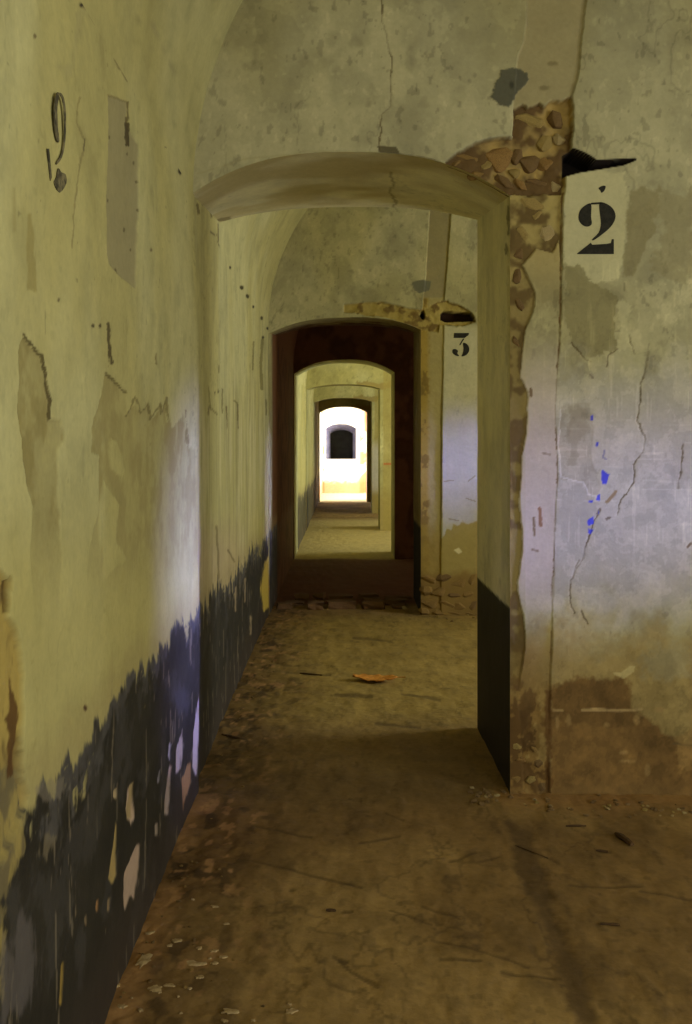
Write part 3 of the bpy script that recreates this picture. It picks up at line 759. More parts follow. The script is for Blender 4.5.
# ---- the further cross walls
def mk_paint(k):
    def paint(s):
        plaster_base(s, 60 + k, 0.5, T(146, 142, 104), T(134, 128, 86))
        v = (s.P[..., 2] - H) / S; u = s.u
        if k == 2:    # dark brown mottled wall of the third room
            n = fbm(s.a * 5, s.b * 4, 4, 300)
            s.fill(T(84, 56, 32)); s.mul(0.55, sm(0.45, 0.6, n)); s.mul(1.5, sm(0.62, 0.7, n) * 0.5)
        else:
            s.mix(T(120, 104, 60), sm(-150, -230, v + 60 * s.j2) * 0.8)
            s.mix(T(116, 100, 58), (np.abs(v - 262 - 8 * s.j2 * 4) < 14) * (u > 60) * 0.8)
            s.mix(T(126, 112, 60), sm(170, 176, u) * sm(222, 216, u) * 0.6)
            if k == 3: s.mix(T(140, 70, 36), ((np.abs(v + 68 - 0.05 * (u - 190)) < 4) & (u > 175) & (u < 215)) * 0.9)
            if k == 4: s.mix(T(150, 146, 140), sm(60, -20, v) * sm(-260, -200, v) * 0.8)  # light on the lower wall put in as a paler band
    def rev(s, tag):
        plaster_base(s, 70 + k, 0.5, T(140, 136, 96), T(126, 120, 80))
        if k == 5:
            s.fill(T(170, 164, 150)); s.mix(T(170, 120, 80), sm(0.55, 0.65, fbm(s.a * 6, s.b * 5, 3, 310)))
        if tag == 'l' and k in (3, 4): dado(s, -172, 30 + k, 12)
    return paint, rev
FINE3 = dict(top=520, right=260, na=60, nva=40, nb=40, nvb=120, nd=14, nr=60, ns=40)
cross = [wall_c1, wall_c2]
for k in range(2, 6):
    p, r = mk_paint(k)
    df = {2: (-149, 164, 231, 236, 276), 3: (-149, 160, 246, 250, 268), 4: (-150, 159, 240, 245, 266), 5: (-142, 160, 226, 228, 264)}[k]
    db = (-149.5, df[1] + 1, df[2] + 10, df[3] + 10, df[4] + 8)
    cross.append(cross_wall(k, 'wall_cross_%d' % (k + 1), df, db, p, r, FINE3))

# ---- end wall with the blind window
uL, uR, vB, vT = -123, 108, -85, 185
def endface(u0, u1, nu, lo, hi, nv):
    s = face(u0, u1, nu, lo, hi, nv, YEND)
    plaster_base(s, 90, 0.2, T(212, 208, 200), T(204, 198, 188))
    v = (s.P[..., 2] - H) / S
    s.mix(T(176, 120, 82), sm(-235, -275, v + 50 * s.j2) * 0.9)
    ex = sm(0.5, 0.56, fbm(s.a * 5, s.b * 4, 5, 320, 0.6)) * np.maximum(sm(120, 150, s.u), sm(-125, -145, s.u))
    s.mix(T(150, 104, 66), ex * 0.9)
    return s
ea = lambda u: arch(u, uL, uR, 150, 150, vT)
vh = lambda u: np.maximum(vault_v(u + 10), vault_v(u)) + 16
ends = [endface(-156, uL, 10, FL - 6, vh, 60), endface(uL, uR, 40, FL - 6, vB, 40), endface(uL, uR, 40, ea, vh, 30), endface(uR, 1150, 60, FL - 6, vh, 60)]
wall_end = build('wall_end', ends, M_PLASTER)

def poly_mesh(name, verts, faces, mat, parent=None, smooth=False):
    me = bpy.data.meshes.new(name); me.from_pydata([tuple(v) for v in verts], [], faces); me.update()
    me.materials.append(mat)
    if smooth: me.polygons.foreach_set('use_smooth', np.ones(len(me.polygons), dtype=bool))
    o = bpy.data.objects.new(name, me); COL.objects.link(o)
    if parent: o.parent = parent
    return o

M_REV = noise_mat('reveal_violet_lit', tuple(T(74, 72, 92)), tuple(T(96, 94, 110)), 6)  # violet light on the reveal put into its base colour
M_DARKST = noise_mat('dark_masonry', (0.003, 0.003, 0.003), (0.010, 0.010, 0.009), 7)
us = np.linspace(uL, uR, 15)
fo = [(uL, vB)] + [(u, float(ea(np.array(u)))) for u in us] + [(uR, vB)]
us2 = np.linspace(-90, 84, 15)
eb = lambda u: float(arch(np.array(u), -90, 84, 112, 112, 140))
bo = [(-90, -86)] + [(u, eb(u)) for u in us2] + [(84, -86)]
ver = [(u * S, YEND, H + v * S) for u, v in fo] + [(u * S, YEND + 0.55, H + v * S) for u, v in bo]
n = len(fo)
fac = [(i, i + 1, n + i + 1, n + i) for i in range(n - 1)] + [(n - 1, 0, n, 2 * n - 1)]
win = poly_mesh('window_1', ver, fac, M_REV); win['kind'] = 'structure'
blk = poly_mesh('blocking_slab', [(u * S, YEND + 0.54, H + v * S) for u, v in bo] + [(u * S, YEND + 0.70, H + v * S) for u, v in bo],
                [tuple(range(n))] + [tuple(range(2 * n - 1, n - 1, -1))] + [(i, (i + 1) % n, n + (i + 1) % n, n + i) for i in range(n)], M_DARKST, win)

# ------------------------------------------------------------------ wall_right with window and added fill openings, wall_back
ycuts = sorted({YB, YEND} | {w[0] for w in WINDOWS_AND_FILLS} | {w[1] for w in WINDOWS_AND_FILLS})
rv = []; rf = []
def quad(a, b, c, d):
    i = len(rv); rv.extend([a, b, c, d]); rf.append((i, i + 1, i + 2, i + 3))
ztop = H + SPR * S + 0.03
for y0, y1 in zip(ycuts[:-1], ycuts[1:]):
    w = [w for w in WINDOWS_AND_FILLS if abs(w[0] - y0) < 1e-6]
    if w:
        z0, z1 = w[0][2], w[0][3]
        quad((XR, y0, -0.02), (XR, y1, -0.02), (XR, y1, z0), (XR, y0, z0))
        quad((XR, y0, z1), (XR, y1, z1), (XR, y1, ztop + 0.5), (XR, y0, ztop + 0.5)) if z1 > ztop else quad((XR, y0, z1), (XR, y1, z1), (XR, y1, ztop), (XR, y0, ztop))
        D = XR + 0.5
        quad((XR, y0, z0), (XR, y1, z0), (D, y1, z0), (D, y0, z0)); quad((XR, y0, z1), (XR, y1, z1), (D, y1, z1), (D, y0, z1))
        quad((XR, y0, z0), (XR, y0, z1), (D, y0, z1), (D, y0, z0)); quad((XR, y1, z0), (XR, y1, z1), (D, y1, z1), (D, y1, z0))
    else:
        quad((XR, y0, -0.02), (XR, y1, -0.02), (XR, y1, ztop), (XR, y0, ztop))
M_PLAIN = noise_mat('plain_plaster', tuple(T(128, 120, 84)), tuple(T(146, 140, 106)), 3)
wr = poly_mesh('wall_right', rv, rf, M_PLAIN); wr['kind'] = 'structure'
bx0, bx1, bz0, bz1 = BACK_FILL
u0, u1, v0, v1 = bx0 / S, bx1 / S, (bz0 - H) / S, (bz1 - H) / S
sbs = [face(-150, u0, 30, FL - 6, vh, 40, YB), face(u0, u1, 20, FL - 6, v0, 20, YB), face(u0, u1, 20, v1, vh, 20, YB), face(u1, 1150, 20, FL - 6, vh, 40, YB)]
for s in sbs: plaster_base(s, 95, 0.4)
wb = build('wall_back', sbs, M_PLASTER)
bv = [(x_, y_, z_) for y_ in (YB, YB - 0.5) for x_, z_ in ((bx0, bz0), (bx1, bz0), (bx1, bz1), (bx0, bz1))]
wrv = poly_mesh('fill_opening_reveal', bv, [(i, (i + 1) % 4, 4 + (i + 1) % 4, 4 + i) for i in range(4)], M_PLAIN, wb)  # reveal of the added fill opening

# ------------------------------------------------------------------ floor
pyr = np.linspace(1045, 600, 470)
Yr = np.concatenate([np.arange(YB - 0.02, F * H / (1045 - VY) - 0.05, 0.12), F * H / (pyr - VY), np.arange(7.82, YEND + 0.05, 0.06)])
Xc = np.concatenate([np.arange(-0.54, 1.32, 0.0062), np.arange(1.335, 2.4, 0.014), np.arange(2.42, XR + 0.1, 0.05)])
XX, YY = np.meshgrid(Xc, Yr)
FS = Surf(np.stack([XX, YY, np.zeros_like(XX)], -1), (0, 0, 1), (XX, YY))
FS.fill(EARTH2)
b1 = fbm(XX * 1.7, YY * 1.2, 4, 401)
FS.mix(EARTH, sm(0.42, 0.6, b1))
room2 = sm(3.9, 4.6, YY) * sm(7.2, 6.8, YY)
FS.mix(T(126, 106, 54), room2 * 0.85)
b2 = fbm(XX * 6, YY * 3.2, 4, 403)
FS.mul(0.78, sm(0.5, 0.68, b2) * 0.55)
b3 = fbm(XX * 22, YY * 10, 4, 405)
FS.mul(0.66, sm(0.57, 0.68, b3) * 0.5)
FS.mul(1.14, sm(0.42, 0.3, b3) * 0.6)
rgf = 1 - np.abs(2 * fbm(XX * 5, YY * 2.6, 5, 409, 0.6) - 1)
FS.mul(0.6, sm(0.96, 0.99, rgf) * sm(0.45, 0.6, fbm(XX * 3, YY * 2, 3, 413)) * 0.75)
FS.mul(0.7, sm(0.70, 0.74, fbm(XX * 40, YY * 20, 3, 415)) * 0.7)
# trodden dirt and crumbs along the left wall
nearl = sm(0.42, 0.0, XX + 0.46 + 0.25 * (b2 - 0.5)) * (YY < 8)
FS.mix(T(76, 52, 27), nearl * 0.65)
FS.mix(T(40, 28, 14), nearl * sm(0.55, 0.66, fbm(XX * 30, YY * 16, 3, 407)) * 0.7)
FS.mix(T(150, 112, 72), nearl * sm(0.64, 0.70, fbm(XX * 34, YY * 18, 3, 411)) * 0.5)
FS.mix(T(132, 98, 60), sm(0.07, 0.0, np.abs(XX + 0.45)) * (YY < 3.4) * sm(0.4, 0.6, b2) * 0.7)
# dark mortar of the removed partition
tr = FS.poly([(508, 826), (530, 832), (545, 880), (565, 930), (588, 980), (596, 1024), (575, 1024), (560, 975), (535, 915), (518, 868)], 6, 8, '2')
FS.mix(T(66, 50, 27), tr * 0.85); FS.d -= 0.002 * tr
# dirt and doorway shade painted on the first threshold
thr = sm(3.25, 3.5, YY + 0.25 * (b1 - 0.5)) * sm(4.35, 4.0, YY + 0.3 * (b1 - 0.5)) * (XX < 0.6)
FS.mix(T(80, 64, 35), thr * 0.35)
# scratches and joints
for pts, w in (([(255, 826), (300, 838), (312, 839)], 1.6), ([(252, 862), (310, 875), (362, 889)], 1.2), ([(385, 813), (404, 820)], 1.2), ([(422, 906), (460, 920)], 1.3),
               ([(450, 862), (476, 853)], 1.4), ([(335, 957), (350, 970), (378, 988)], 3.0), ([(340, 960), (346, 962)], 4), ([(343, 912), (352, 912)], 2.5), ([(290, 891), (293, 890)], 2),
               ([(303, 673), (330, 675)], 1.2), ([(335, 696), (372, 697)], 2.0), ([(354, 637), (392, 641)], 0.9), ([(296, 683), (302, 683)], 1.2), ([(402, 694), (440, 700)], 1.6), ([(376, 724), (420, 727)], 1.4),
               ([(480, 862), (500, 856)], 1.6), ([(440, 960), (480, 962)], 1.6), ([(500, 973), (560, 978)], 2.2), ([(570, 885), (640, 886)], 1.0), ([(640, 890), (692, 900)], 1.2), ([(360, 845), (400, 838)], 1.0),
               ([(515, 845), (560, 862)], 1.2), ([(600, 850), (610, 850)], 2.2), ([(430, 940), (470, 950), (530, 968)], 1.2), ([(390, 910), (430, 925)], 0.9)):
    m = FS.line(pts, w * 0.7, 1.4, 1.4); FS.mix(T(60, 45, 22), m * 0.6); FS.d -= 0.001 * m
# the further floors
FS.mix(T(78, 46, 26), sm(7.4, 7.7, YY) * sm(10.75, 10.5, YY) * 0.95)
FS.mix(T(140, 126, 82), sm(10.5, 10.8, YY) * sm(17, 16, YY) * 0.8)
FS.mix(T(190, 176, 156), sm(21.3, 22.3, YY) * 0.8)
FS.d += (fbm(XX * 3, YY * 3, 3, 421) - 0.5) * 0.016 + (b3 - 0.5) * 0.008 + nearl * (fbm(XX * 16, YY * 16, 3, 423) - 0.4) * 0.014
foot = sm(0.16, 0.0, np.abs(YY - 3.36 + 0.1 * (b2 - 0.5))) * (XX > 0.5)
FS.mix(T(118, 88, 50), foot * 0.7); FS.d += foot * 0.004 * (b3 - 0.3)
floor = build('floor', [FS], M_FLOOR)
def floor_z(x, y):
    i = int(np.argmin(np.abs(Yr - y))); j = int(np.argmin(np.abs(Xc - x)))
    return float(FS.d[i, j])

# ------------------------------------------------------------------ painted numerals (children of their walls)
M_INK = noise_mat('stencil_black', tuple(T(22, 20, 15)), tuple(T(34, 32, 24)), 60, 0.8, 0.1)
M_INKW = noise_mat('worn_stencil_black', tuple(T(48, 44, 32)), tuple(T(96, 88, 62)), 45, 0.85, 0.1, lo=0.42, hi=0.6)
def flat_part(name, polys, mp, nrm, mat, parent, thick=0.0015):
    bm = bmesh.new()
    for pts in polys:
        vs_ = [bm.verts.new(mp(p)) for p in pts]
        f = bm.faces.new(vs_)
        r = bmesh.ops.extrude_face_region(bm, geom=[f])
        for g in r['geom']:
            if isinstance(g, bmesh.types.BMVert): g.co += Vector(nrm) * thick
    bmesh.ops.triangulate(bm, faces=bm.faces[:])
    bmesh.ops.recalc_face_normals(bm, faces=bm.faces[:])
    me = bpy.data.meshes.new(name); bm.to_mesh(me); bm.free()
    me.materials.append(mat)
    o = bpy.data.objects.new(name, me); COL.objects.link(o); o.parent = parent
    return o
def on_cross(Y, lift=0.006):
    return lambda p: Vector(((p[0] - VX) / F * Y, Y - lift, H + (VY - p[1]) / F * Y))
def on_left(xpx=-145, lift=0.006):
    X = xpx * S
    def f(p):
        Y = X * F / (p[0] - VX)
        return Vector((X + lift, Y, H + (VY - p[1]) / F * Y))
    return f
def smooth_poly(pts, n=3):
    out = []; m = len(pts)
    for i in range(m):
        p0, p1, p2, p3 = (np.array(pts[(i + k - 1) % m], float) for k in range(4))
        for t in np.linspace(0, 1, n, endpoint=False):
            out.append(tuple(0.5 * (2 * p1 + (p2 - p0) * t + (2 * p0 - 5 * p1 + 4 * p2 - p3) * t * t + (3 * p1 - p0 - 3 * p2 + p3) * t ** 3)))
    return out
two = [
    smooth_poly(z(Z2, kz, [(346,82),(325,88),(308,105),(303,128),(310,148),(330,160),(348,152),(346,125)])),
    smooth_poly(z(Z2, kz, [(376,78),(400,82),(422,100),(430,125),(420,152),(395,178),(358,205),(350,203),(372,180),(380,150),(376,110)])),
    z(Z2, kz, [(298,252),(345,215),(350,222),(400,219),(414,216),(417,203),(424,203),(424,254),(298,254)]),
    smooth_poly(z(Z2, kz, [(372,28),(385,20),(396,22),(392,36),(382,44),(378,36)])),
    z(Z2, kz, [(340,84),(348,78),(380,76),(384,82),(360,84)]),
]
numeral2 = flat_part('painted_numeral', two, on_cross(CWY[0], 0.0), (0, -1, 0), M_INK, wall_c1)
three = [
    z(z6o, z6k, [(368,362),(472,362),(468,376),(442,396),(366,396)]),
    z(z6o, z6k, [(430,400),(440,400),(412,446),(404,444)]),
    smooth_poly(z(z6o, z6k, [(430,430),(455,436),(472,462),(470,490),(450,514),(420,522),(428,500),(434,470)])),
    smooth_poly(z(z6o, z6k, [(362,474),(380,472),(396,484),(392,502),(402,514),(400,520),(380,516),(362,502),(357,488)])),
]
numeral3 = flat_part('painted_numeral', three, on_cross(CWY[1], 0.0), (0, -1, 0), M_INK, wall_c2)
faded = [
    smooth_poly(z(zo, zs, [(242,138),(232,165),(227,220),(230,290),(240,345),(250,345),(243,280),(241,200),(250,150)])),
    smooth_poly(z(zo, zs, [(250,145),(262,165),(270,215),(270,330),(258,400),(238,435),(240,445),(262,412),(276,340),(278,230),(270,165),(256,140)])),
    z(zo, zs, [(198,378),(206,378),(218,500),(212,515),(205,440)]),
    smooth_poly(z(zo, zs, [(246,462),(258,478),(276,488),(280,525),(252,565),(228,525),(238,500)])),
]
numeral_old = flat_part('painted_numeral', faded, on_left(-145, 0.0), (1, 0, 0), M_INKW, wall_left)

# ------------------------------------------------------------------ stones in the broken masonry
STM = [noise_mat('stone_ochre', tuple(T(104, 88, 48)), tuple(T(134, 114, 66)), 25, bump=0.8),
       noise_mat('stone_brown', tuple(T(76, 58, 34)), tuple(T(104, 82, 50)), 25, bump=0.8),
       noise_mat('stone_pink', tuple(T(94, 74, 46)), tuple(T(118, 96, 64)), 25, bump=0.8),
       noise_mat('stone_pale', tuple(T(116, 100, 66)), tuple(T(138, 122, 84)), 25, bump=0.6),
       None,
       noise_mat('stone_rust', tuple(T(92, 68, 36)), tuple(T(128, 100, 56)), 25, bump=0.8),
       noise_mat('stone_earthy', tuple(T(92, 72, 38)), tuple(T(116, 92, 50)), 25, bump=0.6)]
STM[4] = STM.pop()
def stone_mesh(name, seed):
    """an angular, irregular block: the hull of scattered points"""
    rnd = random.Random(seed * 31 + 5)
    bm = bmesh.new()
    for _ in range(20):
        d_ = Vector((rnd.gauss(0, 1), rnd.gauss(0, 1), rnd.gauss(0, 1))).normalized()
        m_ = max(abs(d_.x), abs(d_.y), abs(d_.z))
        bm.verts.new(d_ * (0.55 + 0.45 / m_) * rnd.uniform(0.75, 1.0))
    r = bmesh.ops.convex_hull(bm, input=bm.verts[:])
    bmesh.ops.delete(bm, geom=[v for v in bm.verts if not v.link_faces], context='VERTS')
    bmesh.ops.recalc_face_normals(bm, faces=bm.faces[:])
    me = bpy.data.meshes.new(name); bm.to_mesh(me); bm.free()
    return me
ST_MESH = {}
def stone(name, seed, mat, loc, size, rot, parent):
    key = (name, seed % 6, mat.name)
    if key not in ST_MESH:
        me = stone_mesh(name, seed % 6); me.materials.append(mat); ST_MESH[key] = me
    o = bpy.data.objects.new(name, ST_MESH[key]); COL.objects.link(o)
    o.location = loc; o.scale = size; o.rotation_euler = rot
    if parent: o.parent = parent
    return o
patch_st = [(298,228,62,46,0),(385,225,34,44,1),(402,285,26,26,3),(350,300,34,34,0),(198,345,52,58,5),(150,375,34,28,0),(92,352,50,28,4),(215,430,46,26,1),(125,402,36,20,4),(258,345,26,34,1),(300,362,38,40,1),(352,370,36,30,5),(325,435,50,28,1),(268,440,34,24,5),(385,440,26,30,3),(58,366,26,14,4),(250,395,24,22,0)]
for i, (x, y, w, h, c) in enumerate(patch_st):
    p = on_cross(CWY[0], -0.041)((Zb[0] + x / kb, Zb[1] + y / kb))
    stone('stone', i * 7, STM[c], p, (w / kb * S * 0.95, 0.022, h / kb * S * 0.95), (0, 0.5 * math.sin(i * 2.1), 0), wall_c1)
strip_st = [(145,85,60,45,0),(110,185,34,50,0),(195,180,44,55,3),(100,250,26,30,1),(165,120,30,26,0),(98,330,22,40,1),(105,430,20,44,1),(92,560,16,46,1)]
for i, (x, y, w, h, c) in enumerate(strip_st):
    p = on_cross(CWY[0], -0.019)((Z2[0] + x / kz, Z2[1] + y / kz))
    stone('stone', i * 5 + 1, STM[c], p, (w / kz * S * 0.8, 0.012, h / kz * S * 0.8), (0, 0.3 * math.sin(i * 1.7), 0), wall_c1)
low_st = [(95,640,34,22,0),(150,650,30,20,4),(105,690,34,24,5),(165,700,34,26,1),(90,750,30,24,4),(140,755,34,26,0),(180,780,24,26,1),(110,800,34,16,5)]
for i, (x, y, w, h, c) in enumerate(low_st):
    p = on_cross(CWY[0], -0.007)((Z4[0] + x / kz, Z4[1] + y / kz))
    stone('stone', i * 5 + 2, STM[c], p, (w / kz * S * 0.6, 0.010, h / kz * S * 0.6), (0, 0.3 * math.sin(i * 1.9), 0), wall_c1)
rnd = random.Random(4)
foot_st = [(429,580,8,5),(444,578,9,5),(459,583,9,5),(472,580,7,6),(426,591,7,5),(438,592,8,5),(452,595,9,4),(467,594,8,6),(430,603,9,5),(446,605,10,5),(461,606,8,5),(474,606,6,5),(424,612,6,4),(438,613,8,3.5),(455,614,8,3),(470,615,7,3)]
for i, (px, py, w, h) in enumerate(foot_st):   # bare footing stones of the second cross wall
    k = CWY[1] / F
    p = on_cross(CWY[1], -0.011)((px + rnd.uniform(-1, 1), py))
    stone('stone', rnd.randrange(60), STM[(4, 1, 4, 4, 4)[i % 5]], p, (w * k * 1.05, 0.020, h * k * 1.1), (0, rnd.uniform(-0.25, 0.25), 0), wall_c2)

# ------------------------------------------------------------------ loose things on the floor
def tag(o, label, cat, group=None):
    o['label'] = label; o['category'] = cat
    if group: o['group'] = group
    return o
def on_floor(px, py):
    Y = F * H / (py - VY)
    return (px - VX) / F * Y, Y

# brown leaf
M_LEAF = noise_mat('dry_leaf', tuple(T(150, 96, 36)), tuple(T(176, 122, 52)), 40, 0.7, 0.3)
x, y = on_floor(375, 681)
lv = []; lf = []
nL = 17; half = 0.108
for i in range(nL):
    t = i / (nL - 1); w = 0.062 * math.sin(math.pi * min(1, t * 0.97 + 0.02)) ** 0.8 * (1 + 0.12 * math.sin(i * 2.3))
    for j in (-1, -0.5, 0, 0.5, 1):
        lv.append(((t - 0.5) * 2 * half, w * j, 0.010 * j * j + 0.014 * (t - 0.5) ** 2 * 4 + 0.003 * math.sin(i * 1.3 + j * 3)))
for i in range(nL - 1):
    for j in range(4):
        a = i * 5 + j; lf.append((a, a + 1, a + 6, a + 5))
leaf = bpy.data.objects.new('dry_leaf', None); COL.objects.link(leaf)
leaf.location = (x, y, floor_z(x, y) + 0.004); leaf.rotation_euler = (0, 0, -0.15)
bl = poly_mesh('blade', lv, lf, M_LEAF, leaf, True)
md = bl.modifiers.new('thick', 'SOLIDIFY'); md.thickness = 0.003
sv = []; sf = []
for i in range(6):
    cx = half - 0.005 + i * 0.009; cz = 0.016 + 0.001 * i
    for k in range(5):
        a = k / 5 * 2 * math.pi; sv.append((cx, 0.004 * math.sin(i) + 0.002 * math.cos(a), cz + 0.002 * math.sin(a)))
for i in range(5):
    for k in range(5):
        sf.append((i * 5 + k, i * 5 + (k + 1) % 5, (i + 1) * 5 + (k + 1) % 5, (i + 1) * 5 + k))
poly_mesh('stem', sv, sf, M_LEAF, leaf)
tag(leaf, 'curled orange-brown dry leaf lying alone on the floor past the first doorway', 'leaf')

# plaster flakes by the left wall
M_FLAKE = noise_mat('plaster_flake', tuple(T(112, 92, 60)), tuple(T(146, 126, 92)), 50, 0.9, 0.4)
def flake(px, py, wpx, asp, seed, label, group, mat=M_FLAKE, name='plaster_flake', cat='plaster flake', th=0.003, tilt=0.06):
    r = random.Random(seed)
    x, y = on_floor(px, py); k = y / F
    w = wpx * k / 2; d = w * asp
    n = 15; top = []
    for i in range(n):
        a = 2 * math.pi * i / n; q = r.uniform(0.55, 1.25)
        top.append((math.cos(a) * w * q, math.sin(a) * d * q))
    verts = [(a, b, th) for a, b in top] + [(a * 1.03, b * 1.03, 0) for a, b in top] + [(0, 0, th * 1.25)]
    faces = [(i, (i + 1) % n, 2 * n) for i in range(n)] + [(n + i, n + (i + 1) % n, (i + 1) % n, i) for i in range(n)] + [tuple(range(2 * n - 1, n - 1, -1))]
    o = poly_mesh(name, verts, faces, mat)
    o.location = (x, y, floor_z(x, y) - 0.001); o.rotation_euler = (r.uniform(0, tilt), r.uniform(-tilt, tilt) * 0.5, r.uniform(-0.4, 0.4))
    return tag(o, label, cat, group)
fl = [(265,213,34,.9),(343,238,22,1),(325,287,74,.5),(397,285,28,.7),(430,263,32,.7),(345,337,30,.7),(310,377,16,1),(437,157,28,.6),(75,440,36,.7),(60,370,22,1),(140,450,22,.8),(280,455,12,1),(175,182,34,.6),(240,230,22,.8),(380,268,14,1),(395,243,26,.8),(110,415,10,1),(270,405,10,1),(655,430,18,.7),(320,75,14,.8),(395,98,26,.5),(430,490,30,.6),(530,490,16,.8),(205,395,14,1)]
for i, (fx, fy, w, a) in enumerate(fl):
    flake(100 + fx / 3.46, 880 + fy / 3.46, w / 3.46, a, i, 'small pale plaster flake on the dirt at the foot of the black-painted wall', 'small plaster flakes by the black dado')
flake(100 + 152 / 3.46, 880 + 282 / 3.46, 56 / 3.46, 1.5, 101, 'large ragged pale plaster flake closest to the foot of the black-painted wall', None)
flake(100 + 190 / 3.46, 880 + 383 / 3.46, 56 / 3.46, 0.8, 102, 'broad pale plaster flake touching a smaller pointed one by the black wall', None)
flake(100 + 238 / 3.46, 880 + 366 / 3.46, 40 / 3.46, 0.6, 103, 'pointed pale plaster flake leaning against a broader one by the black wall', None)
flake(100 + 448 / 3.46, 880 + 457 / 3.46, 56 / 3.46, 0.6, 104, 'oval pale plaster flake on bare floor farthest out from the black wall', None)
flake(100 + 660 / 3.46, 880 + 457 / 3.46, 46 / 3.46, 0.7, 105, 'rounded dull plaster flake alone in the middle of the floor', None)

# wood splinters
M_WOOD = noise_mat('weathered_wood', tuple(T(44, 30, 16)), tuple(T(70, 50, 28)), 40, 0.85, 0.5)
def splinter(p0, p1, rpx, seed, label, group=None, name='wood_splinter', h=None):
    x0, y0 = on_floor(*p0); x1, y1 = on_floor(*p1)
    r = random.Random(seed); k = (y0 + y1) / 2 / F; rad = rpx * k / 2
    a = Vector((x0, y0, 0)); b = Vector((x1, y1, 0)); c = (a + b) / 2; ln = (b - a).length
    verts = []; faces = []; nseg = 7; m = 6
    for i in range(nseg):
        t = i / (nseg - 1); q = rad * (0.55 + 0.45 * math.sin(math.pi * (0.12 + 0.8 * t))) * r.uniform(0.85, 1.15)
        for j in range(m):
            an = 2 * math.pi * j / m
            verts.append(((t - 0.5) * ln, q * math.cos(an) + 0.3 * rad * math.sin(3 * t), q * 0.75 * math.sin(an) + rad * 0.7))
    for i in range(nseg - 1):
        for j in range(m):
            faces.append((i * m + j, i * m + (j + 1) % m, (i + 1) * m + (j + 1) % m, (i + 1) * m + j))
    faces.append(tuple(range(m - 1, -1, -1))); faces.append(tuple((nseg - 1) * m + j for j in range(m)))
    o = poly_mesh(name, verts, faces, M_WOOD)
    o.location = (c.x, c.y, floor_z(c.x, c.y)); o.rotation_euler = (0, 0, math.atan2(b.y - a.y, b.x - a.x))
    return tag(o, label, 'wood piece', group)
splinter((616, 835), (632, 846), 7, 1, 'short dark stub of wood on the floor below the damp brown wall')
splinter((600, 924), (620, 925), 4, 2, 'thin dark wood splinter on open floor between the stub of wood and a dark trace')
splinter((566, 826), (586, 826), 3, 3, 'slim dark twig on rubble at the foot of the numbered wall')
splinter((596, 849), (608, 850), 3.5, 4, 'tiny dark wood crumb beside the short wood stub')
splinter((326, 911), (336, 911.5), 3.5, 5, 'tiny dark wood crumb in the middle of the dirt floor')
splinter((512, 843), (548, 857), 1.8, 6, 'long thin twig at the start of the dark floor trace by the jamb')
splinter((222, 735), (246, 741), 3, 7, 'thin dark twig near the first doorway against the black-painted wall')
splinter((300, 673), (322, 675), 2, 8, 'thin straight twig on the floor before the orange-brown leaf')

# rubble lumps at the jamb foot and crumbs along the walls
def crumb(px, py, wpx, seed, mat, label, group, hs=0.6, name='rubble_lump', cat='rubble'):
    x, y = on_floor(px, py); k = y / F; w = wpx * k / 2
    o = stone(name, seed, mat, (x, y, floor_z(x, y) + w * hs * 0.45), (w, w * 0.85, w * hs), (0, 0, seed * 1.3), None)
    return tag(o, label, cat, group)
rnd = random.Random(11)
for i in range(22):
    crumb(rnd.uniform(470, 512), rnd.uniform(786, 806), rnd.uniform(3.5, 9), rnd.randrange(100), STM[rnd.choice((1, 2, 3, 1))], 'lump of rubble heaped at the foot of the black-painted door jamb', 'rubble at the jamb foot')
for i in range(46):
    crumb(rnd.uniform(512, 692), rnd.gauss(808, 4.5), rnd.uniform(2.5, 7), rnd.randrange(100), STM[rnd.choice((1, 2, 3, 1, 0))], 'small crumb of rubble along the foot of the numbered wall', 'crumbs along the numbered wall', 0.5)
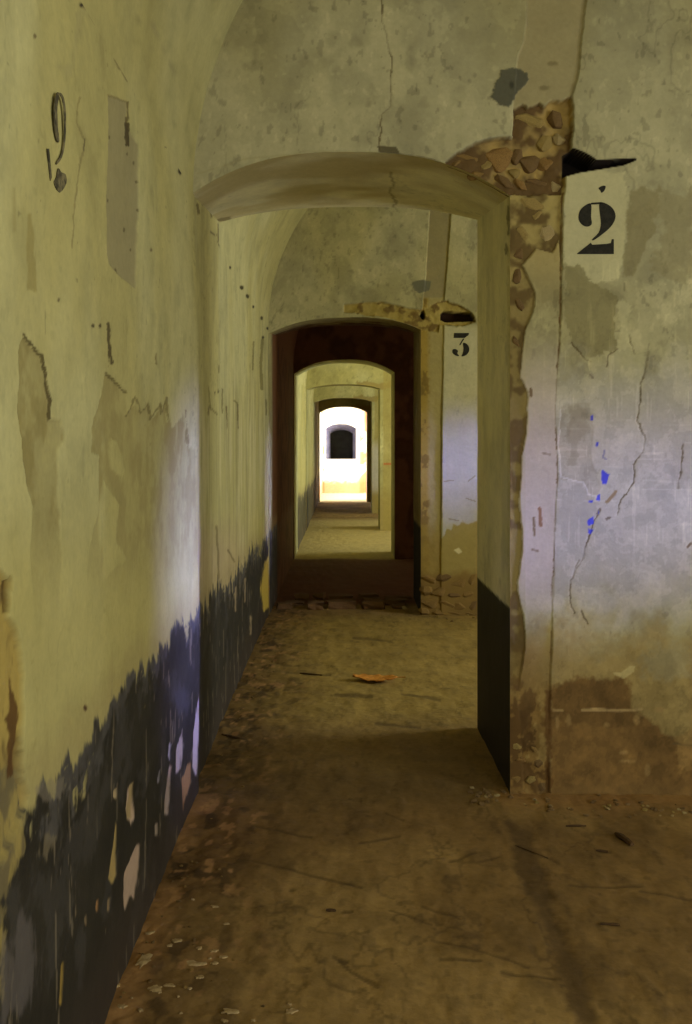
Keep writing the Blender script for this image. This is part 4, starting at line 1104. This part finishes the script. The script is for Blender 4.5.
for i in range(60):
    t = rnd.random() ** 0.8
    py = 640 + (1015 - 640) * t
    edge = VX - 143 * (py - VY) / 347 * 0.99
    crumb(edge + abs(rnd.gauss(0, 1)) * (10 + 40 * t) + 3, py, rnd.uniform(2, 5) * (0.6 + 0.6 * t), rnd.randrange(100), STM[rnd.choice((1, 1, 4, 1))], 'small crumb of dirt on the floor along the black-painted wall', 'crumbs along the black dado', 0.5)
for i in range(14):
    crumb(rnd.uniform(424, 476), rnd.uniform(612, 622), rnd.uniform(2, 4.5), rnd.randrange(100), STM[rnd.choice((1, 2, 0))], 'small crumb of stone below the bare footing of the second numbered wall', 'crumbs below the footing', 0.6)
crumb(404.5, 609, 7, 3, STM[3], 'pale stone chip beside the dark post of the second doorway', None)
crumb(245, 624, 9, 8, STM[1], 'dark clod against the black wall before the second doorway', None)

# broken brick sill in the second doorway
M_BRICK = noise_mat('old_brick', tuple(T(66, 48, 30)), tuple(T(96, 70, 46)), 30, 0.9, 0.5)
me_b = []
for sd in range(4):
    r = random.Random(sd); bm = bmesh.new(); bmesh.ops.create_cube(bm, size=1)
    bmesh.ops.subdivide_edges(bm, edges=bm.edges[:], cuts=1, use_grid_fill=True)
    for v in bm.verts: v.co += Vector((r.uniform(-.12, .12), r.uniform(-.12, .12), r.uniform(-.12, .12)))
    me = bpy.data.meshes.new('brick_fragment'); bm.to_mesh(me); bm.free(); me.materials.append(M_BRICK); me_b.append(me)
rnd = random.Random(21)
yb = CWY[1] + THICK * 0.96
for row, (dy, zb) in enumerate(((-0.50, 0), (-0.30, 0), (-0.06, 0))):
    xx = -0.45 + 0.05 * row
    while xx < 0.44:
        w = rnd.uniform(0.07, 0.2)
        o = bpy.data.objects.new('brick_fragment', rnd.choice(me_b)); COL.objects.link(o)
        hgt = rnd.uniform(0.02, 0.055)
        yy = yb + dy + rnd.uniform(-0.025, 0.025)
        o.scale = (w, rnd.uniform(0.07, 0.12), hgt); o.location = (xx + w / 2, yy, hgt / 2 - 0.004 + floor_z(xx, yy)); o.rotation_euler = (0, 0, rnd.uniform(-0.15, 0.15))
        tag(o, 'broken brown brick lying across the sill of the second doorway', 'brick', 'broken bricks on the sill')
        xx += w + rnd.choice((0.045, 0.06, 0.13))
